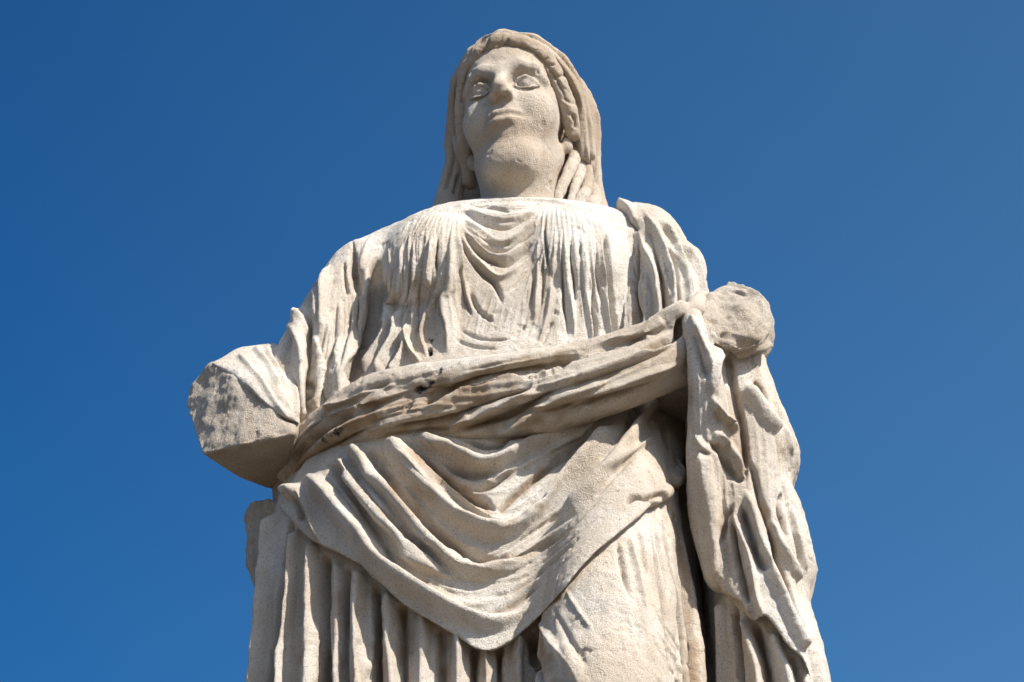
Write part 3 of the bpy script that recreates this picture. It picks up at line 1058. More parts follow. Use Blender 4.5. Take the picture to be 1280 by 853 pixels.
APRON = [
    K('g', -12, (6, 12), [(406, 574), (430, 606), (452, 640), (474, 672), (498, 708), (530, 734), (560, 748)], (.1, .3)),
    K('c', 8, (10, 5), [(426, 637), (453, 672), (475, 703), (519, 734), (566, 762), (600, 772), (640, 768)], (.2, .4)),
    K('g', -10, (6, 10), [(430, 574), (452, 606), (470, 634), (500, 664), (530, 692), (556, 712)], (.1, .3)),
    K('c', 8, (10, 5), [(421, 590), (443, 607), (475, 644), (504, 678), (512, 696), (540, 712), (564, 720), (592, 720)], (.1, .3)),
    K('c', 8, (10, 5), [(440, 560), (460, 588), (466, 600), (480, 610), (504, 638), (524, 663), (548, 689), (572, 709), (600, 716)], (.05, .3)),
    K('g', -15, (7, 12), [(456, 556), (480, 592), (506, 626), (536, 656), (564, 680), (585, 694), (616, 701), (648, 694), (690, 668)], (.05, .4)),
    K('c', 10, (7, 4), [(482, 556), (510, 572), (536, 594), (564, 618), (591, 638), (611, 648), (630, 649), (650, 640)], (.1, .3)),
    K('g', -7, (7, 8), [(496, 576), (530, 604), (564, 634), (590, 653)]),
    K('g', -20, (6, 14), [(496, 550), (524, 574), (552, 594), (580, 616), (607, 634), (624, 640)], (.1, .15)),
    K('g', -10, (6, 7), [(622, 645), (636, 627), (660, 607), (692, 578), (722, 556), (748, 538)], (.05, .2)),
    K('c', 9, (7, 5), [(518, 548), (536, 558), (560, 564), (580, 574), (600, 582), (619, 580), (639, 572), (662, 556)]),
    K('c', 7, (5, 6), [(546, 550), (568, 553), (588, 563), (607, 570), (631, 566), (660, 548)]),
    K('g', -10, (6, 6), [(558, 562), (586, 568), (604, 575), (622, 573), (645, 562)]),
    K('g', -14, (8, 8), [(545, 570), (568, 586), (595, 596), (622, 592), (644, 584)], (.3, .5)),
    K('g', -10, (8, 8), [(570, 604), (600, 612), (625, 600), (650, 586)], (.4, .4)),
    K('c', 6, (6, 5), [(596, 602), (620, 594), (646, 586), (680, 568)]),
    K('g', -12, (6, 8), [(580, 548), (606, 562), (630, 556), (655, 540)], (.3, .3)),
    K('c', 7, (6, 6), [(742, 522), (720, 546), (692, 560), (668, 574)], (.05, .3)),
    K('g', -12, (6, 6), [(752, 536), (727, 560), (695, 579), (657, 610), (630, 638)], (.1, .3)),
    K('g', -13, (6, 7), [(776, 548), (752, 588), (727, 617), (692, 648), (660, 672)], (.1, .4)),
    K('g', -24, (7, 7), [(797, 498), (791, 518), (780, 545), (772, 562)], (.1, .2)),
    K('g', -6, (5, 6), [(800, 560), (768, 594), (736, 628), (700, 660)]),
    K('c', 7, (6, 6), [(817, 549), (795, 562), (768, 586), (742, 610)], (.08, .4)),
    K('g', -14, (8, 8), [(836, 488), (829, 522), (832, 547), (836, 575), (834, 594)], (.1, .2)),
    K('r', 9, 12, [(850, 575), (846, 600), (828, 622), (800, 622)], (.2, .3)),
    K('g', -14, (6, 6), [(833, 618), (808, 623), (792, 620), (782, 632)], (.2, .2)),
    K('g', -8, (6, 8), [(606, 704), (640, 703), (672, 690), (705, 668), (735, 638), (762, 612)], (.3, .3)),
    K('g', -7, (5, 8), [(560, 755), (604, 768), (624, 765), (648, 753), (683, 724)]),
    K('g', -4, (5, 6), [(600, 745), (640, 742), (680, 712), (730, 668)]),
    K('g', -3, (5, 6), [(640, 735), (690, 695), (750, 645)]),
    # knot at the hip
    K('r', 16, 14, [(356, 628), (366, 614), (378, 622)], (.3, .3)),
    K('c', 9, (6, 5), [(362, 609), (375, 616), (383, 634), (394, 664), (406, 686)], (.1, .3)),
    K('g', -9, (6, 6), [(366, 622), (372, 634), (378, 652)]),
    K('g', -8, 6, [(662, 636), (675, 630), (684, 634)], (.3, .3)),
    K('g', -5, 7, [(616, 662), (640, 660), (664, 648)], (.3, .3)),
    K('g', -10, 4, [(728, 573), (734, 571)], (.3, .3)),
]

LOWER = [(0, 1000), (0, 1200), (0, 1425)]
def down(pts, x1, x2=None):
    x2 = x1 if x2 is None else x2
    return pts + [(x1, 1000), ((x1 + x2) / 2, 1200), (x2, 1425)]
SKIRT_BROAD = [
    K('r', 14, (14, 9), down([(346, 640), (340, 700), (333, 780), (326, 853)], 312, 300), (.02, .02)),
    K('g', -26, (7, 9), down([(364, 648), (358, 695), (351, 738), (346, 795), (338, 838)], 328, 320), (.02, .02)),
    K('r', 13, (8, 8), down([(372, 660), (367, 738), (361, 809), (358, 853)], 350, 344), (.02, .02)),
    K('g', -11, (6, 8), down([(374, 770), (369, 809), (366, 853)], 360, 352), (.2, .02)),
    K('r', 15, (16, 7), down([(394, 676), (393, 740), (391, 790), (390, 853)], 384, 376), (.02, .02)),
    K('g', -22, (6, 12), down([(405, 690), (404, 781), (406, 853)], 402, 396), (.02, .02)),
    K('r', 10, (12, 8), down([(424, 700), (424, 781), (424, 853)], 424, 420), (.02, .02)),
    K('g', -12, (6, 5), down([(436, 706), (434, 781), (434, 853)], 436, 434), (.02, .02)),
    K('r', 17, (11, 12), down([(450, 712), (448, 781), (450, 853)], 452, 450), (.02, .02)),
    K('g', -26, (6, 10), down([(468, 726), (471, 781), (472, 853)], 474, 474), (.02, .02)),
    K('r', 13, (10, 10), down([(484, 738), (486, 809), (490, 853)], 494, 496), (.02, .02)),
    K('g', -18, (8, 8), down([(503, 750), (504, 800), (504, 853)], 510, 512), (.02, .02)),
    K('r', 11, (12, 12), down([(528, 762), (528, 809), (528, 853)], 532, 536), (.02, .02)),
    K('g', -12, (8, 5), down([(552, 780), (554, 820), (554, 853)], 556, 560), (.02, .02)),
    K('r', 17, (9, 12), down([(570, 785), (572, 820), (572, 853)], 576, 580), (.02, .02)),
    K('g', -30, (6, 6), down([(593, 796), (593, 825), (593, 853)], 600, 606), (.02, .02)),
    K('r', 12, (8, 8), down([(608, 800), (608, 853)], 620, 628), (.02, .02)),
    K('g', -24, (6, 7), down([(625, 800), (625, 853)], 640, 648), (.02, .02)),
    K('r', 14, (9, 10), down([(648, 790), (648, 853)], 664, 670), (.02, .02)),
    K('g', -30, (8, 9), down([(664, 786), (668, 820), (674, 853)], 690, 696), (.02, .02)),
]
SKIRT = [
    K('g', -14, (5, 5), [(826, 640), (837, 700), (849, 765), (857, 853), (860, 1000)], (.1, .1)),
    K('g', -12, (4, 5), [(810, 640), (820, 700), (830, 765), (836, 853), (836, 1000)], (.2, .1)),
    K('c', 9, (5, 5), [(396, 768), (396, 800), (394, 853), (390, 920)], (.2, .2)),
    K('c', 8, (4, 4), [(360, 800), (358, 853), (354, 920)], (.2, .2)),
    K('g', -7, (5, 5), [(456, 800), (452, 830), (460, 870)]),
    K('c', 7, (5, 5), [(462, 820), (456, 853), (452, 900)]),
    K('c', 8, (9, 8), [(668, 766), (688, 802), (715, 836), (735, 880)], (.3, .3)),
    K('c', 4, (5, 4), [(704, 732), (721, 760), (744, 793)], (.3, .3)),
    K('g', -5, (6, 6), [(692, 760), (712, 800), (740, 840)], (.3, .3)),
    K('g', -10, (4, 7), [(770, 672), (777, 713), (789, 757)], (.2, .4)),
    K('g', -8, (4, 6), [(798, 660), (804, 695), (811, 728)], (.2, .4)),
    K('g', -7, (5, 6), [(816, 650), (824, 689), (832, 725), (838, 770)], (.2, .4)),
    K('c', 7, (6, 5), [(786, 664), (794, 700), (804, 745), (812, 775)], (.2, .4)),
    K('g', -4, (4, 6), [(808, 788), (825, 814), (846, 856), (856, 900)], (.3, .2)),
    K('g', -4, (4, 6), [(812, 752), (839, 796), (868, 848)], (.3, .2)),
    K('c', 3, (5, 5), [(818, 782), (838, 814), (858, 850)], (.3, .2)),
    K('r', 6, 12, [(700, 800), (720, 840), (730, 870)]),
]

FALL = [
    K('g', -10, (12, 5), [(868, 410), (877, 450), (887, 478)], (.2, .2)),
    K('c', 10, (8, 7), [(864, 396), (877, 429), (887, 452), (889, 480)], (.05, .3)),
    K('r', 9, (10, 10), [(898, 428), (894, 460), (890, 500)], (.1, .3)),
    K('g', -18, (6, 9), [(909, 435), (913, 471), (920, 504), (927, 535), (932, 577), (931, 610)], (.1, .2)),
    K('c', 13, (5, 14), [(888, 492), (896, 514), (908, 528), (920, 537), (928, 531)], (.3, .1)),
    K('g', -16, (8, 9), [(880, 550), (900, 564), (910, 585), (922, 598), (932, 592)], (.3, .1)),
    K('c', 10, (9, 7), [(892, 537), (910, 557), (927, 578), (934, 588)], (.2, .05)),
    K('r', 12, (10, 14), [(874, 562), (884, 610), (890, 650), (896, 700), (902, 735)], (.1, .1)),
    K('c', 8, (5, 6), [(868, 540), (878, 558), (890, 570)], (.3, .3)),
    K('g', -10, (6, 7), [(918, 628), (906, 650), (900, 690)], (.2, .3)),
    K('g', -12, (6, 7), [(913, 645), (920, 688), (929, 728), (934, 756)], (.2, .05)),
    K('c', 10, (6, 6), [(916, 640), (927, 669), (937, 697), (946, 747), (953, 770)], (.1, .05)),
    K('g', -18, (7, 8), [(926, 630), (935, 660), (943, 685), (953, 705), (963, 714)], (.15, .1)),
    K('r', 12, (10, 9), [(932, 612), (944, 650), (956, 690), (972, 730), (990, 775), (1008, 815)], (.1, .05)),
    K('g', -16, (7, 7), [(932, 555), (945, 605), (957, 645), (971, 700), (986, 742), (1006, 796), (1020, 853)], (.2, .05)),
    K('r', 13, (15, 14), [(930, 480), (950, 510), (972, 545), (988, 580), (986, 612)], (.1, .1)),
    K('g', -18, (7, 8), [(992, 612), (979, 620), (976, 638), (982, 660), (992, 680)], (.1, .2)),
    K('r', 9, (9, 8), [(960, 645), (973, 676), (988, 704), (1006, 760), (1022, 820)], (.1, .1)),
    K('g', -15, (6, 8), [(976, 655), (990, 681), (1001, 723), (1012, 770), (1026, 830)], (.15, .1)),
    K('r', 8, (8, 8), [(1000, 640), (1010, 680), (1016, 720), (1010, 750)], (.1, .1)),
    K('g', -8, (5, 6), [(940, 474), (954, 490), (966, 512)], (.2, .3)),
]
FALL_LOW = [
    K('r', 10, (9, 9), down([(904, 750), (907, 800), (908, 853)], 912, 910), (.02, .02)),
    K('g', -22, (6, 8), down([(917, 752), (920, 794), (925, 853)], 934, 934), (.02, .02)),
    K('r', 12, (8, 8), down([(929, 770), (942, 817), (950, 853)], 962, 966), (.02, .02)),
    K('g', -22, (6, 8), down([(941, 776), (953, 817), (961, 853)], 980, 984), (.02, .02)),
    K('r', 12, (9, 12), down([(962, 790), (976, 830), (984, 853)], 1006, 1012), (.02, .02)),
    K('g', -12, (8, 8), down([(985, 812), (1000, 853)], 1030, 1038), (.02, .02)),
]

FOREARM = [
    K('c', 5, (4, 6), [(880, 362), (898, 357), (918, 358), (940, 365), (956, 380), (965, 404)], (.2, .2)),
    K('g', -5, (4, 4), [(898, 363), (918, 364), (940, 373)], (.3, .3)),
    K('c', 9, (8, 5), [(898, 416), (915, 423), (934, 424), (950, 412), (957, 396)], (.1, .3)),
    K('g', -12, (6, 6), [(898, 425), (914, 433), (936, 431), (958, 422)], (.05, .3)),
    K('c', 9, (9, 5), [(900, 436), (918, 441), (942, 434), (964, 427)], (.05, .1)),
]
STUMP = [
    K('c', 8, (6, 6), [(344, 433), (359, 462), (369, 493), (371, 526)], (.05, .1)),
    K('c', 8, (6, 6), [(318, 433), (336, 458), (354, 495), (368, 526)], (.05, .2)),
    K('c', 7, (6, 6), [(297, 443), (323, 469), (344, 503), (364, 526)], (.05, .2)),
    K('c', 5, (5, 5), [(332, 433), (350, 468), (362, 500)], (.05, .3)),
    K('g', -6, (4, 5), [(346, 478), (356, 500), (366, 522)]),
    K('g', -5, (4, 5), [(310, 452), (334, 480), (352, 510)]),
    K('c', 0.1, (3, 14), [(262, 454), (276, 450), (292, 458), (310, 480), (328, 500), (345, 516), (374, 529)], (.05, .05)),
]

VEIL = [
    K('c', 6, (6, 6), [(566, 142), (572, 99), (587, 70), (610, 47), (648, 46), (685, 64), (709, 92), (724, 120), (730, 146)], (.1, .1)),
    K('g', -7, (4, 5), [(569, 142), (577, 100), (592, 74), (614, 53), (648, 50), (682, 69), (704, 96), (719, 124), (725, 150)], (.1, .1)),
    K('g', -6, (4, 4), [(600, 50), (625, 40), (652, 41), (690, 58), (716, 88), (730, 116)], (.2, .2)),
    K('g', -6, (5, 5), [(726, 112), (735, 140), (739, 180), (740, 235)], (.4, .2)),
    K('g', -5, (6, 6), [(728, 160), (731, 195), (732, 240)], (.5, .2)),
    K('c', 5, (5, 5), [(742, 120), (748, 160), (747, 210), (750, 250)], (.2, .1)),
    K('g', -8, (5, 5), [(562, 165), (566, 200), (556, 240)], (.2, .1)),
    K('g', -8, (5, 5), [(575, 215), (568, 245)], (.2, .1)),
]
HAIR = []
_rope = spline([(606, 60), (628, 54), (652, 58), (672, 69), (690, 87), (703, 110), (713, 132), (720, 152)], 12)
_rnd = random.Random(5)
for _i in range(12):
    _t = _rope[min(_i + 1, 11)] - _rope[max(_i - 1, 0)]
    _t = _t / np.linalg.norm(_t)
    _n = np.array([-_t[1], _t[0]])
    _j, _q = _rnd.uniform(-4, 4), _rnd.uniform(2, 12)
    _a, _b = _rope[_i] + _t * _j - _n * _rnd.uniform(5, 14) + _t * _q, _rope[_i] + _t * _j + _n * _rnd.uniform(4, 12) - _t * _q
    HAIR.append(K('g', -_rnd.uniform(1.5, 5), (_rnd.uniform(2.5, 5), _rnd.uniform(3, 6)), [tuple(_a), tuple((_a + _b) / 2 + _t * _rnd.uniform(0, 4)), tuple(_b)], (.3, .3)))
HAIR += [
    K('g', -5, (3, 4), [(640, 56), (664, 64), (684, 82), (698, 104), (710, 130)], (.2, .2)),
    K('g', -4, (3, 4), [(588, 84), (580, 108), (576, 136)], (.2, .2)),
    K('g', -7, (5, 5), [(714, 142), (722, 152), (718, 162)], (.2, .2)),
]

for _s in TUNIC:
    _p = _s['p']
    if len(_p) >= 3 and _p[0][1] < 330 and 655 < _p[0][0] < 756 and abs(_p[1][0] - _p[0][0]) < 14 and _p[1][1] - _p[0][1] > 15 and _p[0][0] != 757:
        _s['p'] = [(_p[0][0] + (700 - _p[0][0]) * .08, _p[0][1] - 20)] + _p
        _s['taper'] = (.6, _s['taper'][1])
for _s in TUNIC:                      # linen: narrow, sharp creases
    _s['w'] = tuple(q * (.72 if _s['kind'] == 'g' else .8) for q in _s['w'])
_rnd = random.Random(11)
PLEATS = []
for _x in np.arange(656, 762, 4.6):
    _x0 = 708 + (_x - 708) * .62 + _rnd.uniform(-3, 3)
    _y0, _y1 = 258 + abs(_x - 708) * .22 + _rnd.uniform(0, 34), 434 - _rnd.uniform(0, 60)
    PLEATS.append(K('c', _rnd.uniform(2.0, 4.2), (2.6, 2.0), [(_x0, _y0), ((_x0 + _x) / 2 + _rnd.uniform(-2, 2), (_y0 + _y1) / 2), (_x + (_x - 708) * .08 + _rnd.uniform(-3, 3), _y1)], (.35, .3)))
for _x in np.arange(438, 578, 4.6):
    _f = (_x - 438) / 140.0
    _x0 = 486 + _f * 82 + _rnd.uniform(-2, 2)
    _y0, _y1 = 262 + abs(_f - .8) * 44 + _rnd.uniform(0, 40), 466 - _f * 18 - _rnd.uniform(0, 50)
    PLEATS.append(K('c', _rnd.uniform(2.6, 5.2), (3.2, 2.6), [(_x0, _y0), (_x0 - 2 + _rnd.uniform(-2, 2), _y0 * .5 + _y1 * .5), (_x + _rnd.uniform(-3, 3), _y1)], (.15, .25)))
for _x in np.arange(372, 464, 5.5):
    _f = (_x - 372) / 92.0
    _x0, _y0 = 393 + _f * 74, 368 - _f * 68 + _rnd.uniform(0, 36)
    PLEATS.append(K('c', _rnd.uniform(2.2, 4.5), (2.8, 2.0), [(_x0, _y0), ((_x0 + _x) / 2 + 3, (_y0 + 500) / 2), (_x - _f * 8, 510 - _rnd.uniform(0, 50))], (.35, .2)))
for _x0, _y0, _x1, _y1, _d in [(584, 258, 668, 264, 12), (578, 266, 670, 272, 20), (575, 276, 668, 280, 30), (574, 284, 668, 288, 40)]:
    _m = (_x0 + _x1) / 2
    PLEATS.append(K('c', 3.6, (2.4, 2.4), [(_x0, _y0), (_m - 20, _y0 + _d * .72), (_m + 4, _y0 + _d), (_m + 22, _y0 + _d * .8), (_x1, _y1)], (.3, .3)))
for _x in np.arange(588, 664, 9):
    PLEATS.append(K('c', _rnd.uniform(1.5, 3.0), (2.6, 2.2), [(_x + 10 - (_x - 626) * .2, 350 + _rnd.uniform(0, 30)), (_x + 2, 395), (_x - 6 + _rnd.uniform(-4, 4), 436 - _rnd.uniform(0, 25))], (.4, .4)))
PLEATS += [K('c', 5, (5, 3), [(572, 262), (592, 255), (620, 252), (655, 251), (690, 253), (722, 258)], (.2, .2)),
           K('g', -4, (3, 4), [(590, 259), (612, 257), (640, 258), (668, 257)], (.3, .3)),
           K('c', 4, (3, 3), [(600, 254), (618, 258), (645, 262), (668, 258)], (.3, .3))]
for _x in np.arange(668, 760, 7.5):
    PLEATS.append(K('c', _rnd.uniform(1.6, 3.0), (2.6, 2.2), [(680 + (_x - 668) * .55, 253 + abs(_x - 705) * .05), ((680 + (_x - 668) * .55 + _x) / 2, 268), (_x + _rnd.uniform(-2, 2), 296 + _rnd.uniform(0, 20))], (.2, .5)))
for _x in np.arange(488, 576, 7.5):
    PLEATS.append(K('c', _rnd.uniform(1.6, 3.0), (2.6, 2.2), [(545 + (_x - 488) * .35, 262), ((545 + (_x - 488) * .35 + _x) / 2, 274), (_x + _rnd.uniform(-2, 2), 304 + _rnd.uniform(0, 20))], (.2, .5)))
SKIRT_PLEATS = []
for _x in np.arange(332, 660, 8.5):
    _y0 = 660 + max(0, (_x - 360)) * .55 if _x < 600 else 800
    _xx = _x + _rnd.uniform(-3, 3)
    SKIRT_PLEATS.append(K('c' if _rnd.random() < .6 else 'g', _rnd.choice((1, 1, -1)) * _rnd.uniform(2, 5), (_rnd.uniform(2.2, 4.5), _rnd.uniform(2.2, 3.5)),
        [(_xx + 4, _y0 + _rnd.uniform(0, 30)), (_xx + 1, 790), (_xx - 2, 853), (_xx - 6, 960 + _rnd.uniform(0, 200))], (.3, .3)))
SH_PLEATS = []
for _f in np.linspace(.02, .98, 13):
    SH_PLEATS.append(K('c', _rnd.uniform(2.0, 4.5), (2.8, 2.0), [(770 + 62 * _f, 286 - 8 * math.sin(_f * 3) + _rnd.uniform(0, 26)), (774 + 88 * _f, 340 + _rnd.uniform(-6, 6)), (780 + 94 * _f, 400 + _rnd.uniform(-10, 10))], (.35, .2)))
HOLES = [K('g', -16, 5, [(459, 417), (459, 421), (460, 425)], (0, 0)), K('g', -14, 4, [(537, 437), (538, 440), (538, 443)], (0, 0))]
HOLE_SHADE_TUNIC = [K('r', 1.6, 4, [(459, 416), (459, 421), (460, 426)], (0, 0)), K('r', 1.6, 3.5, [(537, 437), (538, 440), (538, 443)], (0, 0)), K('r', .5, 4, [(539, 425), (540, 430)], (0, 0))]  # black painted into the drill holes as their shade, and one spot beside
LICHEN_ROLL = [K('r', .8, 6, [(520, 494), (525, 488), (538, 482), (544, 474)], (.2, .2)), K('r', .55, 6, [(503, 516), (508, 507), (514, 498)], (.2, .2)), K('r', .5, 5, [(549, 466), (554, 462)], (0, 0)),
               K('r', .5, 6, [(404, 556), (416, 545), (436, 534)], (.2, .2))]
PAT_ROLL = [K('r', .6, 16, [(500, 522), (515, 505), (532, 485), (552, 465)], (.2, .2)),
            K('r', .85, 34, [(362, 596), (400, 556), (450, 522), (510, 506), (580, 498), (650, 486), (720, 466)], (.05, .4)),
            K('r', .75, 18, [(420, 566), (500, 540), (580, 534), (660, 524), (740, 504), (800, 486)], (.2, .3)),
            K('r', .4, 14, [(480, 490), (560, 470), (640, 462)], (.3, .3))]
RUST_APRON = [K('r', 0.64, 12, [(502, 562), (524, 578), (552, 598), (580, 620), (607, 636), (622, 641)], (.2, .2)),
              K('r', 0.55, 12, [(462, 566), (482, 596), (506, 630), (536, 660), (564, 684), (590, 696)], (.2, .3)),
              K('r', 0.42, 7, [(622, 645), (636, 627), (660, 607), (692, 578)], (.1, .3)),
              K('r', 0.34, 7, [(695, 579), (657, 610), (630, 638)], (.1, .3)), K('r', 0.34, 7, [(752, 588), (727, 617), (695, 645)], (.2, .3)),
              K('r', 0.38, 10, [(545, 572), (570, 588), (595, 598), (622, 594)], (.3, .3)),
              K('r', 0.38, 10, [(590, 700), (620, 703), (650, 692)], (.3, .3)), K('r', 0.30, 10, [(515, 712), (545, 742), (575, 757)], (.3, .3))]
RUST_SKIRT = [K('r', 0.68, 9, [(403, 780), (405, 810), (404, 853), (400, 950)], (.2, .2)), K('r', 0.51, 12, [(372, 800), (372, 853), (366, 950)], (.3, .2)),
              K('r', 0.51, 12, [(470, 735), (473, 790), (476, 853), (478, 950)], (.2, .2)), K('r', 0.51, 14, [(506, 750), (508, 800), (510, 853)], (.1, .2)),
              K('r', 0.59, 12, [(553, 790), (556, 853), (560, 950)], (.1, .2)), K('r', 0.68, 18, [(668, 784), (676, 810), (690, 853), (700, 900)], (.1, .2)),
              K('r', 0.51, 10, [(626, 805), (628, 853)], (.1, .2)), K('r', 0.42, 8, [(604, 805), (606, 853)], (.1, .2)),
              K('r', 0.64, 10, [(840, 630), (854, 704), (862, 760), (866, 853), (868, 950)], (.1, .1)), K('r', 0.42, 7, [(824, 650), (833, 690), (846, 740)], (.2, .3)),
              K('r', 0.68, 10, [(866, 640), (876, 720), (886, 790), (892, 853)], (.1, .1)), K('r', 0.30, 8, [(386, 780), (384, 853)], (.2, .2)),
              K('r', 0.34, 14, [(434, 720), (430, 790), (430, 853)], (.2, .2))]
RUST_FALL = [K('r', 0.42, 7, [(914, 480), (922, 510), (929, 545), (932, 590)], (.2, .2)), K('r', 0.42, 7, [(945, 605), (957, 645), (971, 700), (986, 742)], (.2, .2)),
             K('r', 0.42, 7, [(920, 690), (929, 728), (934, 752)], (.2, .2)), K('r', 0.42, 8, [(976, 640), (990, 681), (1001, 723)], (.2, .2)), K('r', 0.47, 6, [(894, 732), (910, 746), (929, 756), (945, 778)], (.1, .1)),
             K('r', 0.34, 8, [(864, 470), (864, 520), (868, 560)], (.2, .2))]
RUST_FALL_LOW = [K('r', 0.51, 9, [(918, 760), (922, 800), (926, 853)], (.1, .1)), K('r', 0.51, 9, [(944, 784), (954, 820), (962, 853)], (.1, .1)), K('r', 0.34, 9, [(986, 820), (996, 853)], (.1, .1)), K('r', 0.42, 8, [(872, 690), (886, 770), (896, 853)], (.1, .1))]
RUST_SHOULDER = [K('r', 0.38, 7, [(826, 330), (829, 370), (830, 405)], (.2, .1)), K('r', 0.34, 6, [(796, 330), (796, 370), (797, 410)], (.2, .1)), K('r', 0.42, 7, [(763, 330), (768, 380), (772, 420)], (.1, .1))]

# finer creases running between the main folds
APRON_FINE = []
def between(A, B, f, a, w):
    P, Q = spline(A, 14), spline(B, 14)
    return K('c', a, w, [tuple(p * (1 - f) + q * f) for p, q in zip(P, Q)], (_rnd.uniform(.1, .35), _rnd.uniform(.2, .5)))
_main = [s['p'] for s in APRON_BROAD]
for _A, _B in zip(_main[:4], _main[1:5]):
    for _f in (.28, .52, .76):
        APRON_FINE.append(between(_A, _B, _f + _rnd.uniform(-.08, .08), _rnd.uniform(1.8, 4.0), (_rnd.uniform(2.5, 5), _rnd.uniform(2, 3.5))))
_low = [(520, 752), (566, 776), (604, 790), (640, 780), (690, 740), (760, 670), (820, 615)]
for _f in (.25, .5, .75):
    APRON_FINE.append(between(_main[2], _low, _f, 2.6, (4, 3)))
for _f in (.2, .45, .7):
    APRON_FINE.append(between([(742, 525), (700, 556), (660, 590), (625, 625)], [(826, 500), (780, 560), (720, 630), (660, 690)], _f, 3.0, (4, 3)))
ROLL_FINE = []
_ra = [(360, 592), (380, 562), (416, 528), (474, 495), (560, 474), (640, 458), (720, 443), (800, 422), (850, 396)]
_rb = [(372, 616), (392, 588), (440, 552), (510, 532), (590, 528), (660, 520), (740, 500), (800, 478), (850, 456)]
for _f in (.08, .2, .34, .46, .6, .72, .86):
    ROLL_FINE.append(between(_ra, _rb, _f, _rnd.uniform(1.8, 3.4), (_rnd.uniform(3, 5), _rnd.uniform(2.2, 3.2))))
FALL_RIGHT = [
    K('c', 6, (8, 6), [(964, 490), (980, 532), (992, 572)], (.2, .2)),
    K('g', -8, (5, 6), [(974, 590), (986, 635), (998, 690), (1006, 740)], (.2, .3)),
    K('c', 6, (6, 5), [(986, 622), (999, 672), (1010, 722)], (.2, .2)),
    K('g', -7, (5, 5), [(998, 755), (1008, 800), (1020, 853), (1032, 950)], (.3, .2)),
    K('c', 6, (5, 5), [(1006, 765), (1018, 812), (1028, 860), (1040, 960)], (.3, .2)),
]

FALL_FINE = []
_fa = [(866, 402), (866, 480), (868, 560), (878, 640), (898, 722)]
_fb = [(907, 440), (918, 504), (929, 577), (933, 650), (946, 760)]
_fc = [(955, 490), (984, 560), (985, 620), (1000, 700), (1010, 790)]
for _f in (.15, .3, .45, .6, .78):
    FALL_FINE.append(between(_fa, _fb, _f, _rnd.uniform(1.2, 2.6), (_rnd.uniform(3, 6), _rnd.uniform(2.2, 3.5))))
for _f in (.2, .38, .55, .75):
    FALL_FINE.append(between(_fb, _fc, _f, _rnd.uniform(1.2, 2.6), (_rnd.uniform(3, 6), _rnd.uniform(2.2, 3.5))))

def dirt_shade(strokes, k, w):
    """brown deposits and painted-in shade along most of the carved channels"""
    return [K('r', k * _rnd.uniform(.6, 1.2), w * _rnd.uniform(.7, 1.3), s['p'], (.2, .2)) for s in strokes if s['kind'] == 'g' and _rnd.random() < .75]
DIRT_SHADE_APRON, DIRT_SHADE_SKIRT, DIRT_SHADE_FALL = dirt_shade(APRON, .5, 9), dirt_shade(SKIRT_BROAD, .5, 10), dirt_shade(FALL, .5, 9)
DIRT_SHADE_SHOULDER, DIRT_SHADE_ROLL, DIRT_SHADE_TUNIC = dirt_shade(SHOULDER, .35, 7), dirt_shade(ROLL, .5, 9), dirt_shade(TUNIC_BROAD, .3, 12)
# ------------------------------------------------------------------ carving
VX = .0021
G = 1.6
def rough(S, amp=.0012, seed=1):
    S.noise(amp, 38, seed, 3)
    S.noise(amp * .45, 150, seed + 5, 2)
    chip = np.clip((vnoise(S.V * 46, seed + 90, 3) - .72) * 3, 0, 1)         # small losses and pits
    chip = chip * np.clip(.6 + vnoise(S.V * 6, seed + 91, 2), 0, 1)
    S.V = S.V - S.N * (chip * .0032)[:, None]
    pit = np.clip((vnoise(S.V * 160, seed + 92, 2) - .85) * 4, 0, 1)
    S.V = S.V - S.N * (pit * .0018)[:, None]
    S.smooth(1, .25)
    S.rebase()

def patina(S, base, seed, scale=9.0):
    """brown crust that covers some carved pieces more than others"""
    if not hasattr(S, 'attr'):
        S.attr = {}
    S.attr['patina'] = np.clip(base + .22 * vnoise(S.V * scale, seed, 4), 0, .85)

head = make_head()
rough(head, .0008, 3)
patina(head, .52, 50)
head.build('head', MARBLE, statue)
veil = Sculpt(base_veil(), .0024, 5)
veil.carve(VEIL, soft=1, gain=1.2)
rough(veil, .0012, 21)
patina(veil, .58, 51)
veil.build('veil', MARBLE, statue)
hair = Sculpt(base_hair(), .0020, 3)
hair.carve(HAIR, soft=1, gain=1.3)
rough(hair, .0020, 22)
patina(hair, .62, 52)
hair_o = hair.build('hair', MARBLE, statue)
for i, L in enumerate(LOCKS):
    lk = Sculpt([ptube(L)], .0020, 2)
    rough(lk, .0018, 30 + i)
    patina(lk, .45, 80 + i)
    lk.build('hair_lock', MARBLE, hair_o)

tunic = Sculpt(base_tunic(), .0017, 50, .6)
tunic.carve(TUNIC_BROAD, soft=3, gain=G)
tunic.carve(TUNIC, soft=1, gain=1.35)
tunic.carve(PLEATS, soft=0, gain=1.0)
tunic.carve(HOLES, soft=0)
skirt = Sculpt(base_skirt(), VX, 12, .6)
skirt.carve(SKIRT_BROAD, soft=2, gain=G)
skirt.carve(SKIRT, soft=1, gain=1.15)
skirt.carve(SKIRT_PLEATS, soft=0)
rough(skirt, .0014, 4)
rough(tunic, .0010, 2)
patina(tunic, .10, 53)
tunic.paint('patina', DIRT_SHADE_TUNIC, 106)
tunic.paint('lichen_hole_shade', HOLE_SHADE_TUNIC, 60, 240, True)
tunic.build('tunic', MARBLE, statue)
patina(skirt, .26, 54)
skirt.paint('patina', DIRT_SHADE_SKIRT, 102)
skirt.paint('rust', RUST_SKIRT, 61)
skirt.build('skirt', MARBLE, statue)

